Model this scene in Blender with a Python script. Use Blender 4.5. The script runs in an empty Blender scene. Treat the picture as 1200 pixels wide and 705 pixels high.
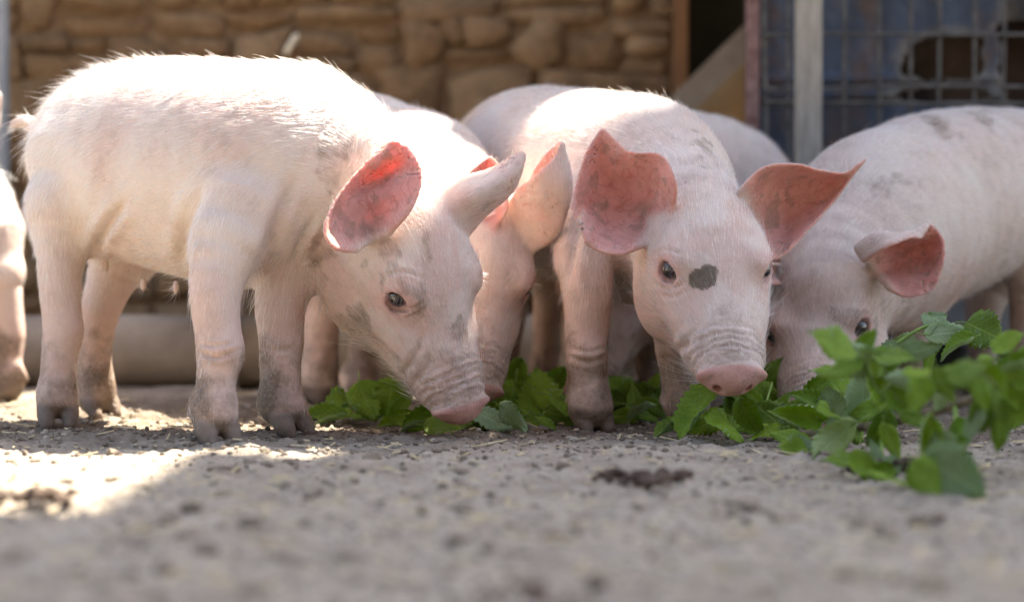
import bpy, math, random
import numpy as np
from mathutils import Vector, Matrix
from mathutils.kdtree import KDTree
random.seed(7)
rng = np.random.default_rng(7)
SC = bpy.context.scene
COL = SC.collection

# ------------------------------------------------------------------ camera
FPX, CAM_H, HOR = 2333.0, 0.20, 311.0          # focal length in pixels of a 1200 px wide picture, eye height, horizon row
cam = bpy.data.cameras.new('camera')
cam.sensor_width = 36.0
cam.lens = FPX / 1200.0 * 36.0
cam.clip_start, cam.clip_end = 0.05, 2000.0
cam.dof.use_dof = True
cam.dof.focus_distance = 2.31
cam.dof.aperture_fstop = 2.6
cam.dof.aperture_blades = 0
cam_ob = bpy.data.objects.new('camera', cam)
cam_ob.location = (0, 0, CAM_H)
cam_ob.rotation_euler = (math.radians(90) - math.atan((352.5 - HOR) / FPX), 0, 0)
COL.objects.link(cam_ob)
SC.camera = cam_ob

# ------------------------------------------------------------------ sky and sun
SUN_TO = Vector((0.32, 0.36, 0.88)).normalized()
elev = math.asin(SUN_TO.z)
azim = math.atan2(SUN_TO.x, SUN_TO.y)
w = bpy.data.worlds.new('World')
SC.world = w
w.use_nodes = True
nt = w.node_tree
sky = nt.nodes.new('ShaderNodeTexSky')
sky.sky_type = 'NISHITA'
sky.sun_disc = False
sky.sun_elevation = elev
sky.sun_rotation = azim
sky.dust_density = 2.0
nt.links.new(sky.outputs[0], nt.nodes['Background'].inputs[0])
nt.nodes['Background'].inputs[1].default_value = 0.11
sun = bpy.data.lights.new('sun', 'SUN')
sun.energy = 5.0
sun.angle = math.radians(0.53)
sun.color = (1.0, 0.965, 0.90)
sun_ob = bpy.data.objects.new('sun', sun)
sun_ob.rotation_euler = SUN_TO.to_track_quat('Z', 'Y').to_euler()
sun_ob.location = (2, 2, 6)
COL.objects.link(sun_ob)
SC.view_settings.view_transform = 'Standard'
SC.view_settings.look = 'None'
SC.view_settings.exposure = 2.32
SC.view_settings.gamma = 1.0
SC.view_settings.use_white_balance = True
SC.view_settings.white_balance_temperature = 7250.0
SC.view_settings.white_balance_tint = 10.0
SC.cycles.max_bounces = 8
SC.cycles.transparent_max_bounces = 8

# ------------------------------------------------------------------ helpers
def W(x, y, d):
    """a point of the place from where it shows in the photograph (1200 px wide) and how far away it stands"""
    return np.array([(x - 600.0) / FPX * d, d, CAM_H - (y - HOR) / FPX * d])

def tag(o, label=None, cat=None, group=None, kind=None):
    if label: o['label'] = label
    if cat: o['category'] = cat
    if group: o['group'] = group
    if kind: o['kind'] = kind
    return o

def link(o, parent=None):
    COL.objects.link(o)
    if parent is not None:
        o.parent = parent
        o.matrix_parent_inverse = Matrix.Translation(-Vector(parent.location)) @ Matrix.Identity(4) if False else Matrix.Identity(4)
    return o

def mesh_np(name, verts, faces, mats=(), smooth=True, midx=None):
    """verts (n,3); faces: (m,4) or (m,3) int array or list of lists"""
    me = bpy.data.meshes.new(name)
    if isinstance(faces, np.ndarray):
        n, k = faces.shape
        me.vertices.add(len(verts)); me.vertices.foreach_set('co', np.asarray(verts, np.float32).ravel())
        me.loops.add(n * k); me.loops.foreach_set('vertex_index', faces.astype(np.int32).ravel())
        me.polygons.add(n)
        me.polygons.foreach_set('loop_start', np.arange(0, n * k, k, dtype=np.int32))
        me.polygons.foreach_set('loop_total', np.full(n, k, np.int32))
        me.update(calc_edges=True)
    else:
        me.from_pydata([tuple(v) for v in verts], [], faces)
        me.update()
    for m in mats: me.materials.append(m)
    me.polygons.foreach_set('use_smooth', np.full(len(me.polygons), smooth))
    if midx is not None: me.polygons.foreach_set('material_index', np.asarray(midx, np.int32))
    me.validate()
    return me

class MB:
    """collects boxes and tubes in one mesh"""
    def __init__(s): s.v = []; s.f = []
    def add(s, v, f):
        o = len(s.v); s.v += [tuple(p) for p in v]; s.f += [[i + o for i in q] for q in f]
    def box(s, lo, hi, M=None, b=0.0):
        x0, y0, z0 = lo; x1, y1, z1 = hi
        pts = []
        for z in (z0, z1):
            for (x, y) in ((x0 + b, y0), (x1 - b, y0), (x1, y0 + b), (x1, y1 - b), (x1 - b, y1), (x0 + b, y1), (x0, y1 - b), (x0, y0 + b)) if b else ((x0, y0), (x1, y0), (x1, y1), (x0, y1)):
                pts.append(Vector((x, y, z)))
        n = 8 if b else 4
        if M is not None: pts = [M @ p for p in pts]
        f = [list(range(n))[::-1], list(range(n, 2 * n))] + [[i, (i + 1) % n, (i + 1) % n + n, i + n] for i in range(n)]
        s.add(pts, f)
    def tube(s, pts, rad, n=8, cap=True):
        P = [Vector(p) for p in pts]
        R = rad if hasattr(rad, '__len__') else [rad] * len(P)
        rings = []; a = None
        for i, p in enumerate(P):
            t = (P[min(i + 1, len(P) - 1)] - P[max(i - 1, 0)]).normalized()
            if a is None:
                a = t.orthogonal().normalized()
            a = (a - t * a.dot(t)).normalized()
            b = t.cross(a)
            rings += [p + (a * math.cos(q) + b * math.sin(q)) * R[i] for q in [2 * math.pi * k / n for k in range(n)]]
        f = []
        for i in range(len(P) - 1):
            for k in range(n):
                f.append([i * n + k, i * n + (k + 1) % n, (i + 1) * n + (k + 1) % n, (i + 1) * n + k])
        if cap: f += [list(range(n))[::-1], [(len(P) - 1) * n + k for k in range(n)]]
        s.add(rings, f)
    def build(s, name, mat, parent=None, smooth=False):
        me = mesh_np(name, s.v, s.f, [mat], smooth)
        o = bpy.data.objects.new(name, me)
        return link(o, parent)

def empty(name, loc):
    o = bpy.data.objects.new(name, None); o.location = loc; o.empty_display_size = 0.05
    return link(o)

def hash3(ix, iy, iz):
    h = (ix.astype(np.uint32) * np.uint32(374761393) + iy.astype(np.uint32) * np.uint32(668265263) + iz.astype(np.uint32) * np.uint32(2147483647 - 58))
    h = (h ^ (h >> np.uint32(13))) * np.uint32(1274126177)
    h = h ^ (h >> np.uint32(16))
    return (h & np.uint32(0xffff)).astype(np.float32) / 65535.0

def noise(P, scale=1.0, seed=0):
    """smooth value noise, 0..1"""
    Q = np.asarray(P, np.float64) * scale + 1000.0 + seed * 17.31
    I = np.floor(Q).astype(np.int64); T = (Q - I).astype(np.float32); T = T * T * (3 - 2 * T)
    out = 0
    for dx in (0, 1):
        for dy in (0, 1):
            for dz in (0, 1):
                wgt = (T[..., 0] if dx else 1 - T[..., 0]) * (T[..., 1] if dy else 1 - T[..., 1]) * (T[..., 2] if dz else 1 - T[..., 2])
                out = out + wgt * hash3(I[..., 0] + dx, I[..., 1] + dy, I[..., 2] + dz)
    return out

def fbm(P, scale, oct=4, seed=0):
    s = 0; a = .5; t = 0
    for i in range(oct):
        s = s + a * noise(P, scale * 2 ** i, seed + i); t += a; a *= .55
    return s / t

def sstep(a, b, x):
    t = np.clip((x - a) / (b - a), 0, 1); return t * t * (3 - 2 * t)

# ---- node helpers
class NT:
    def __init__(s, name):
        s.m = bpy.data.materials.new(name); s.m.use_nodes = True
        s.t = s.m.node_tree; s.p = s.t.nodes['Principled BSDF']; s.out = s.t.nodes['Material Output']
    def n(s, typ, **kw):
        q = s.t.nodes.new('ShaderNode' + typ)
        for k, v in kw.items():
            if k.startswith('i_'):
                key = k[2:]; key = int(key) if key.isdigit() else key.replace('_', ' ')
                s.set(q.inputs[key], v)
            else: setattr(q, k, v)
        return q
    def set(s, sock, v):
        if hasattr(v, 'links') or isinstance(v, bpy.types.NodeSocket): s.t.links.new(v, sock)
        else: sock.default_value = v
    def P(s, **kw):
        for k, v in kw.items(): s.set(s.p.inputs[k.replace('_', ' ')], v)
    def coord(s, kind='Object'): return s.n('TexCoord').outputs[kind]
    def noise(s, scale, detail=4, rough=.55, vec=None, dist=0.0):
        q = s.n('TexNoise'); q.inputs['Scale'].default_value = scale; q.inputs['Detail'].default_value = detail
        q.inputs['Roughness'].default_value = rough; q.inputs['Distortion'].default_value = dist
        s.set(q.inputs['Vector'], vec if vec is not None else s.coord()); return q.outputs['Fac']
    def ramp(s, fac, stops, interp='LINEAR'):
        q = s.n('ValToRGB'); s.set(q.inputs[0], fac); cr = q.color_ramp; cr.interpolation = interp
        while len(cr.elements) < len(stops): cr.elements.new(.5)
        for e, (p, c) in zip(cr.elements, stops):
            e.position = p; e.color = (c, c, c, 1) if not hasattr(c, '__len__') else (*c, 1)
        return q.outputs[0]
    def mix(s, fac, a, b, mode='MIX'):
        q = s.n('Mix', data_type='RGBA', blend_type=mode)
        s.set(q.inputs[0], fac)
        for sock, v in ((q.inputs[6], a), (q.inputs[7], b)):
            s.set(sock, (*v, 1) if isinstance(v, tuple) and len(v) == 3 else v)
        return q.outputs[2]
    def math(s, op, a, b=0.0, clamp=False):
        q = s.n('Math', operation=op, use_clamp=clamp); s.set(q.inputs[0], a); s.set(q.inputs[1], b); return q.outputs[0]
    def bump(s, h, strength=.5, dist=.002, normal=None):
        q = s.n('Bump'); q.inputs['Strength'].default_value = strength; q.inputs['Distance'].default_value = dist
        s.set(q.inputs['Height'], h)
        if normal is not None: s.set(q.inputs['Normal'], normal)
        return q.outputs[0]
    def attr(s, name):
        return s.n('Attribute', attribute_name=name)
    def vmap(s, scale=(1, 1, 1), vec=None):
        q = s.n('Mapping'); q.inputs['Scale'].default_value = scale; s.set(q.inputs['Vector'], vec if vec is not None else s.coord()); return q.outputs[0]
    def rand(s): return s.n('ObjectInfo').outputs['Random']

# ------------------------------------------------------------------ materials
def mat_ground():
    M = NT('dirt_ground')
    c = M.coord()
    big = M.noise(2.2, 4, .6, c); mid = M.noise(20, 6, .68, c); fine = M.noise(90, 5, .65, c)
    col = M.ramp(mid, [(.30, (.17, .13, .098)), (.45, (.33, .275, .215)), (.68, (.46, .40, .325))])
    col = M.mix(M.ramp(fine, [(.35, 0.0), (.7, .55)]), col, (.55, .48, .395))
    col = M.mix(M.ramp(fine, [(.30, .7), (.44, 0.0)]), col, (.18, .135, .10))
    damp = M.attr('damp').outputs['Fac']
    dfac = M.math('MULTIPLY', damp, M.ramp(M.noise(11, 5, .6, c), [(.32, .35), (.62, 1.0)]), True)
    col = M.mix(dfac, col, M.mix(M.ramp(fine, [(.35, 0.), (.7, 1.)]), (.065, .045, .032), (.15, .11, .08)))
    col = M.mix(M.ramp(M.noise(7, 4, .6, c), [(.42, .0), (.68, .45)]), col, (.23, .18, .135))
    col = M.mix(M.ramp(big, [(.3, .0), (.75, .3)]), col, (.30, .25, .195))
    M.P(Base_Color=col, Roughness=.95, Normal=M.bump(M.math('ADD', fine, M.noise(320, 3, .6, c)), .9, .004))
    M.p.inputs['Specular IOR Level'].default_value = .2
    return M.m

def mat_simple(name, lo, hi, scale=20, rough=.85, stretch=(1, 1, 1), bump=.4, bdist=.003, var=0.0, detail=5):
    M = NT(name); v = M.vmap(stretch)
    n = M.noise(scale, detail, .6, v)
    col = M.ramp(n, [(.3, lo), (.7, hi)])
    if var: col = M.mix(M.math('MULTIPLY', M.rand(), var), col, (lo[0] * .45, lo[1] * .45, lo[2] * .45))
    M.P(Base_Color=col, Roughness=rough, Normal=M.bump(n, bump, bdist)); M.p.inputs['Specular IOR Level'].default_value = .25
    return M.m

def mat_stone():
    M = NT('brown_stone'); c = M.coord()
    r = M.rand()
    base = M.ramp(r, [(0, (.19, .115, .06)), (.35, (.26, .16, .085)), (.6, (.215, .125, .062)), (.8, (.31, .20, .11)), (1, (.155, .10, .06))])
    n = M.noise(16, 6, .65, c); f = M.noise(60, 4, .6, c)
    col = M.mix(M.ramp(n, [(.3, .75), (.55, 0.)]), base, (.11, .072, .042))
    col = M.mix(M.ramp(f, [(.5, 0.), (.8, .45)]), col, (.42, .30, .18))
    M.P(Base_Color=col, Roughness=.95, Normal=M.bump(M.math('ADD', n, f), .9, .008)); M.p.inputs['Specular IOR Level'].default_value = .15
    return M.m

def mat_blue_sheet():
    M = NT('rusty_blue_sheet'); c = M.coord()
    big = M.noise(7, 6, .65, c, .4); n2 = M.noise(22, 6, .7, M.vmap((1, 1, .45)), .3); fine = M.noise(140, 4, .6, c)
    blue = M.ramp(n2, [(.3, (.022, .032, .050)), (.55, (.05, .070, .105)), (.78, (.13, .15, .18))])
    rust = M.ramp(fine, [(.3, (.045, .028, .02)), (.7, (.16, .09, .055))])
    col = M.mix(M.ramp(big, [(.47, 0.), (.62, .85)]), blue, rust)
    grey = M.ramp(n2, [(.3, (.075, .07, .062)), (.7, (.19, .18, .16))])
    rim = M.attr('rim').outputs['Fac']
    col = M.mix(M.math('MULTIPLY', rim, M.ramp(n2, [(.32, .2), (.52, 1.)]), True), col, grey)
    M.P(Base_Color=col, Roughness=.7, Normal=M.bump(n2, .4, .003))
    return M.m

def mat_skin():
    M = NT('pig_skin'); c = M.coord()
    mk = M.n('SeparateColor'); M.set(mk.inputs[0], M.attr('mask').outputs['Color'])
    inner, snout, eye = mk.outputs[0], mk.outputs[1], mk.outputs[2]
    m2 = M.n('SeparateColor'); M.set(m2.inputs[0], M.attr('mask_b').outputs['Color'])
    mud, hoof, pinkness = m2.outputs[0], m2.outputs[1], m2.outputs[2]
    n1 = M.noise(9, 4, .55, c); n2 = M.noise(45, 5, .65, c); n3 = M.noise(260, 4, .6, c)
    col = M.mix(M.ramp(n1, [(.35, 0.), (.7, 1.)]), (.71, .62, .555), (.655, .495, .425))
    col = M.mix(M.math('MULTIPLY', pinkness, .75), col, (.55, .275, .215))
    # grimy bristly areas
    col = M.mix(M.math('MULTIPLY', M.ramp(n2, [(.46, 0.), (.72, .45)]), M.ramp(n1, [(.38, 0.), (.62, 1.)])), col, (.30, .235, .185))
    dust_shade = M.n('SeparateColor'); M.set(dust_shade.inputs[0], M.n('ObjectInfo').outputs['Color'])  # dust tone per pig; shade on the shaded pigs is painted in with it
    col = M.mix(M.math('MULTIPLY', dust_shade.outputs[0], M.ramp(n2, [(.25, .45), (.7, 1.)])), col, (.40, .325, .27))
    speck = M.ramp(M.noise(120, 2, .5, c), [(.70, 0.), (.76, .6)])
    col = M.mix(M.math('MULTIPLY', speck, M.ramp(n1, [(.45, 0.), (.62, 1.)])), col, (.22, .15, .11))
    earc = M.ramp(n2, [(.25, (.50, .225, .19)), (.6, (.64, .33, .285)), (.85, (.71, .42, .37))])
    earc = M.mix(M.ramp(M.noise(70, 5, .7, c), [(.58, 0.), (.80, .5)]), earc, (.22, .11, .075))
    vn = M.noise(26, 2, .5, c, 1.2); vein = M.ramp(M.math('ABSOLUTE', M.math('SUBTRACT', vn, .5)), [(.0, .55), (.022, 0.)])
    earc = M.mix(vein, earc, (.40, .105, .08))
    earc = M.mix(M.ramp(n1, [(.35, 0.), (.7, .35)]), earc, (.74, .46, .38))
    col = M.mix(inner, col, earc)
    sn = M.ramp(n2, [(.3, (.47, .235, .195)), (.7, (.62, .36, .305))])
    sn = M.mix(M.ramp(M.noise(60, 4, .6, c), [(.56, 0.), (.70, .6)]), sn, (.25, .18, .15))
    col = M.mix(snout, col, sn)
    col = M.mix(M.math('MULTIPLY', eye, .95), col, (.60, .31, .28))
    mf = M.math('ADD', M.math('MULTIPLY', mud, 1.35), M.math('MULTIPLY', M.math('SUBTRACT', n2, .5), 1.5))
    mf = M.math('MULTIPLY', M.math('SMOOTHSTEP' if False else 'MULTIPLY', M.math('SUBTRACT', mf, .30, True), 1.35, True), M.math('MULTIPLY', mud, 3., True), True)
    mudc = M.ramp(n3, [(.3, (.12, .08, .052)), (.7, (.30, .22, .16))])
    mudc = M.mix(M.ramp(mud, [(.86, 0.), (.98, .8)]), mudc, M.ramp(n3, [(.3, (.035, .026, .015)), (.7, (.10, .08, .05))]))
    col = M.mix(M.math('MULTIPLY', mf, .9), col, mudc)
    col = M.mix(hoof, col, M.ramp(n2, [(.3, (.085, .062, .045)), (.7, (.25, .19, .145))]))
    wr = M.attr('wrinkle').outputs['Fac']
    wav = M.n('TexWave', wave_type='BANDS', bands_direction='X'); wav.inputs['Scale'].default_value = 22; wav.inputs['Distortion'].default_value = 11; wav.inputs['Detail'].default_value = 5; wav.inputs['Detail Scale'].default_value = 1.9; wav.inputs['Detail Roughness'].default_value = .65
    M.set(wav.inputs['Vector'], M.attr('headco').outputs['Vector'])
    hgt = M.math('MULTIPLY', wav.outputs['Fac'], wr)
    col = M.mix(M.math('MULTIPLY', M.ramp(wav.outputs['Fac'], [(.0, .8), (.45, 0.)]), M.math('MULTIPLY', wr, .35)), col, (.36, .26, .21))
    b1 = M.bump(hgt, .4, .0025)
    b2 = M.bump(M.math('ADD', n3, M.math('MULTIPLY', n2, 2.)), .5, .0026, b1)
    M.P(Base_Color=col, Roughness=M.ramp(n2, [(.3, .5), (.7, .7)]), Normal=b2)
    M.p.inputs['Specular IOR Level'].default_value = .32
    M.set(M.p.inputs['Subsurface Weight'], M.math('ADD', M.math('MULTIPLY', inner, .6), .35))
    M.p.inputs['Subsurface Radius'].default_value = (1.0, .34, .18)
    M.set(M.p.inputs['Subsurface Scale'], M.math('ADD', M.math('MULTIPLY', inner, .0035), .0045))
    return M.m

def mat_hair():
    M = NT('pale_bristle')
    h = M.n('BsdfHairPrincipled'); h.model = 'CHIANG'; h.parametrization = 'COLOR'
    rnd = M.n('HairInfo').outputs['Random'] if hasattr(bpy.types, 'ShaderNodeHairInfo') else .5
    h.inputs['Color'].default_value = (.88, .845, .78, 1)
    h.inputs['Roughness'].default_value = .45; h.inputs['Radial Roughness'].default_value = .6
    M.t.links.new(h.outputs[0], M.out.inputs['Surface'])
    return M.m

def mat_leaf(name, lo, hi, vein, trans, gloss=.45):
    M = NT(name); c = M.coord('Generated') if False else M.coord()
    uv = M.attr('leafco').outputs['Vector']
    sx = M.n('SeparateXYZ'); M.set(sx.inputs[0], uv)
    ax = M.math('ABSOLUTE', sx.outputs[0])
    # side veins run forward from the midrib
    ph = M.math('FRACT', M.math('MULTIPLY', M.math('SUBTRACT', sx.outputs[1], M.math('MULTIPLY', ax, .75)), 8.0))
    v = M.math('MAXIMUM', M.ramp(M.math('ABSOLUTE', M.math('SUBTRACT', ph, .5)), [(.0, 1.), (.10, 0.)]), M.ramp(ax, [(.0, 1.), (.035, 0.)]))
    n = M.noise(26, 5, .6, c)
    r = M.rand()
    col = M.ramp(n, [(.3, lo), (.7, hi)])
    col = M.mix(M.ramp(r, [(.0, .55), (.3, 0.), (.6, 0.), (1., .0)]), col, tuple(q * .5 for q in lo))
    col = M.mix(M.ramp(r, [(.6, .0), (1., .65)]), col, (hi[0] * 1.35, hi[1] * 1.2, hi[2] * .9))
    col = M.mix(M.ramp(M.noise(60, 3, .6, c), [(.68, 0.), (.74, .6)]), col, (.10, .075, .03))
    col = M.mix(M.math('MULTIPLY', v, .55), col, vein)
    M.P(Base_Color=col, Roughness=gloss, Normal=M.bump(M.math('SUBTRACT', M.noise(90, 3, .5, c), M.math('MULTIPLY', v, 1.3)), .6, .0015))
    M.p.inputs['Specular IOR Level'].default_value = .4
    tr = M.n('BsdfTranslucent'); M.set(tr.inputs[0], M.mix(.5, col, trans))
    mx = M.n('MixShader'); mx.inputs[0].default_value = .42
    M.t.links.new(M.p.outputs[0], mx.inputs[1]); M.t.links.new(tr.outputs[0], mx.inputs[2])
    M.t.links.new(mx.outputs[0], M.out.inputs['Surface'])
    return M.m

MAT = dict(
    ground=mat_ground(), stone=mat_stone(), sheet=mat_blue_sheet(), skin=mat_skin(), hair=mat_hair(),
    mortar=mat_simple('earth_mortar', (.15, .095, .052), (.28, .18, .10), 30),
    clod=mat_simple('dry_clod', (.25, .20, .15), (.42, .345, .27), 60, .95, var=.7),
    pebble=mat_simple('pebble', (.28, .235, .185), (.50, .44, .36), 45, .9, var=.35),
    pale=mat_simple('pale_fleck', (.70, .60, .42), (.85, .77, .60), 60, .6),
    mud=mat_simple('dark_earth', (.045, .03, .022), (.15, .105, .08), 55, .95),
    barnwood=mat_simple('dark_barn_wood', (.05, .038, .028), (.12, .09, .065), 10, .9, (5, 5, 1), .5, var=.5),
    rustdark=mat_simple('dark_rust', (.030, .022, .018), (.11, .075, .055), 9, .9),
    straw=mat_simple('straw', (.40, .31, .17), (.62, .52, .33), 60, .7),
    postwood=mat_simple('weathered_post', (.24, .215, .18), (.40, .365, .31), 16, .85, (6, 6, 1), .5),
    plank=mat_simple('grey_plank', (.13, .105, .075), (.24, .20, .15), 12, .85, (5, 5, 1), .5, var=.5),
    timber=mat_simple('brown_timber', (.16, .075, .032), (.27, .135, .06), 14, .8, (6, 6, 1), .4),
    board=mat_simple('ochre_board', (.36, .22, .10), (.52, .34, .17), 9, .85),
    slab=mat_simple('grey_slab', (.20, .155, .11), (.34, .28, .21), 12, .85),
    dark=mat_simple('dark_interior', (.018, .018, .012), (.042, .040, .028), 4, .95),
    pipe=mat_simple('concrete_pipe', (.20, .165, .13), (.33, .285, .235), 13, .9, (1, 1, 1), .4),
    rustedge=mat_simple('rusty_edge', (.15, .075, .065), (.33, .21, .19), 38, .85),
    wire=mat_simple('dull_wire', (.045, .045, .045), (.16, .15, .135), 40, .7),
    greymetal=mat_simple('grey_metal', (.20, .22, .24), (.32, .345, .365), 14, .55),
    trough=mat_simple('grey_plastic', (.19, .20, .215), (.28, .295, .31), 10, .6),
    bark=mat_simple('twig_bark', (.11, .085, .05), (.26, .20, .13), 60, .8),
    stem=mat_simple('green_stem', (.13, .22, .04), (.22, .34, .08), 30, .5),
    leaf_top=mat_leaf('leaf_upper', (.15, .26, .018), (.28, .44, .034), (.38, .50, .10), (.40, .68, .05), .36),
    leaf_under=mat_leaf('leaf_underside', (.31, .44, .22), (.43, .56, .32), (.48, .60, .36), (.25, .50, .08), .6),
)
def mat_eye():
    M = NT('dark_eye'); M.P(Base_Color=(.012, .008, .006, 1), Roughness=.06); M.p.inputs['Coat Weight'].default_value = 1.0; M.p.inputs['Coat Roughness'].default_value = .02
    return M.m
MAT['eye'] = mat_eye()

# ------------------------------------------------------------------ ground
def gh(x, y):
    P = np.stack([np.asarray(x, float), np.asarray(y, float), np.zeros_like(np.asarray(x, float))], -1)
    near = sstep(9, 5, np.hypot(P[..., 0], P[..., 1]))
    return near * ((fbm(P, 7, 3, 3) - .5) * .016 + (fbm(P, 38, 4, 9) - .5) * .020)

def lines(lo, hi, step, far):
    core = np.arange(lo, hi + 1e-6, step)
    g = []; s = step; p = hi
    while p < far: s *= 1.28; p += s; g.append(p)
    h = []; s = step; p = lo
    while p > -far: s *= 1.28; p -= s; h.append(p)
    return np.array(h[::-1] + list(core) + g)
gx = lines(-.78, .80, .005, 300); gy = lines(1.10, 3.25, .0055, 300)
GX, GY = np.meshgrid(gx, gy)
GZ = gh(GX, GY)
GV = np.stack([GX, GY, GZ], -1).reshape(-1, 3)
nx, ny = len(gx), len(gy)
i0 = (np.arange(ny - 1)[:, None] * nx + np.arange(nx - 1)[None]).ravel()
gm = mesh_np('ground', GV, np.stack([i0, i0 + 1, i0 + 1 + nx, i0 + nx], 1), [MAT['ground']])
a = gm.attributes.new('damp', 'FLOAT', 'POINT')
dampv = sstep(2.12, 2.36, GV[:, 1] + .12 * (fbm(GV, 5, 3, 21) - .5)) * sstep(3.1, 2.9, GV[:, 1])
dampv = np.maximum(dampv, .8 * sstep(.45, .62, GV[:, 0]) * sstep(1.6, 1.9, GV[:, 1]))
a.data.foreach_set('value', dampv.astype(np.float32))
ground = link(bpy.data.objects.new('ground', gm)); tag(ground, 'bare grey dirt yard strewn with crumbs of soil and straw', kind='structure')

def ico():
    t = (1 + 5 ** .5) / 2
    v = np.array([(-1, t, 0), (1, t, 0), (-1, -t, 0), (1, -t, 0), (0, -1, t), (0, 1, t), (0, -1, -t), (0, 1, -t), (t, 0, -1), (t, 0, 1), (-t, 0, -1), (-t, 0, 1)], float)
    v /= np.linalg.norm(v[0])
    f = np.array([(0, 11, 5), (0, 5, 1), (0, 1, 7), (0, 7, 10), (0, 10, 11), (1, 5, 9), (5, 11, 4), (11, 10, 2), (10, 7, 6), (7, 1, 8), (3, 9, 4), (3, 4, 2), (3, 2, 6), (3, 6, 8), (3, 8, 9), (4, 9, 5), (2, 4, 11), (6, 2, 10), (8, 6, 7), (9, 8, 1)])
    return v, f
def ico2():
    v, f = ico(); vs = list(map(tuple, v)); mid = {}
    def m(a, b):
        k = (min(a, b), max(a, b))
        if k not in mid:
            p = np.array(vs[a]) + np.array(vs[b]); p /= np.linalg.norm(p); mid[k] = len(vs); vs.append(tuple(p))
        return mid[k]
    F = []
    for a_, b_, c_ in f:
        x, y, z = m(a_, b_), m(b_, c_), m(c_, a_); F += [(a_, x, z), (b_, y, x), (c_, z, y), (x, y, z)]
    return np.array(vs), np.array(F)

def scatter_ground(name, N, smin, smax, mat, flat=.7, seed=1, power=3, zone=None):
    r = np.random.default_rng(seed); bv, bf = ico()
    y = 1.12 + (3.2 - 1.12) * r.random(N) ** 1.15
    x = (r.random(N) * 2 - 1) * (.30 * y + .04)
    if zone is not None: x, y = zone(r, N)
    s = smin + (smax - smin) * r.random(N) ** power
    V = bv[None] * (1 + .55 * (r.random((N, 12, 1)) - .5)) * s[:, None, None]
    V = V * (1 + .6 * (r.random((N, 1, 3)) - .5)); V[:, :, 2] *= flat
    an = r.random(N) * 6.283; c, d = np.cos(an)[:, None], np.sin(an)[:, None]
    X = V[:, :, 0] * c - V[:, :, 1] * d; Y = V[:, :, 0] * d + V[:, :, 1] * c
    V = np.stack([X + x[:, None], Y + y[:, None], V[:, :, 2] + (gh(x, y) + s * .25)[:, None]], -1)
    F = (bf[None] + np.arange(N)[:, None, None] * 12).reshape(-1, 3)
    o = link(bpy.data.objects.new(name, mesh_np(name, V.reshape(-1, 3), F, [mat], False)))
    return o
tag(scatter_ground('gravel', 6500, .0008, .0048, MAT['pebble'], .75, 3, 3.2), 'grit and small pebbles lying all over the dirt', kind='stuff')
def feetzone(r, N):
    cx = np.array([-.56, -.33, -.27, -.5, .09, .2, .4, .6, -.2, .0]); k = r.integers(0, len(cx), N)
    return cx[k] + r.normal(size=N) * .12, 2.33 + r.normal(size=N) * .17 + .0 * k
tag(scatter_ground('soil_crumbs', 3000, .0008, .0050, MAT['clod'], .7, 5, 2.6, feetzone), 'brown crumbs of trodden soil round the trotters', kind='stuff')
def forezone(r, N):
    y = 1.13 + 1.0 * r.random(N); return (r.random(N) * 2 - 1) * (.29 * y), y
tag(scatter_ground('earth_lumps', 300, .002, .0105, MAT['clod'], .6, 8, 2.2, forezone), 'flat lumps of earth in the near foreground', kind='stuff')
# chopped straw
def straw():
    r = np.random.default_rng(11); N = 900
    y = 1.2 + 1.9 * r.random(N); x = (r.random(N) * 2 - 1) * .29 * y; L = .004 + .014 * r.random(N) ** 2; wd = .0007 + .001 * r.random(N)
    an = r.random(N) * 6.283; tl = (r.random(N) - .5) * .5
    dx, dy = np.cos(an), np.sin(an); V = []
    z = gh(x, y) + .0025
    for (u, v, h) in ((-1, -1, 0), (1, -1, 0), (1, 1, 0), (-1, 1, 0), (-1, 0, 1.), (1, 0, 1.)):
        V.append(np.stack([x + dx * u * L - dy * v * wd, y + dy * u * L + dx * v * wd, z + tl * u * L + h * wd], -1))
    V = np.stack(V, 1)
    f = np.array([(0, 1, 5, 4), (2, 3, 4, 5)])
    F = (f[None] + np.arange(N)[:, None, None] * 6).reshape(-1, 4)
    return link(bpy.data.objects.new('straw_bits', mesh_np('straw_bits', V.reshape(-1, 3), F, [MAT['straw']], False)))
tag(straw(), 'short bits of chopped straw scattered over the dirt', kind='stuff')

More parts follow.
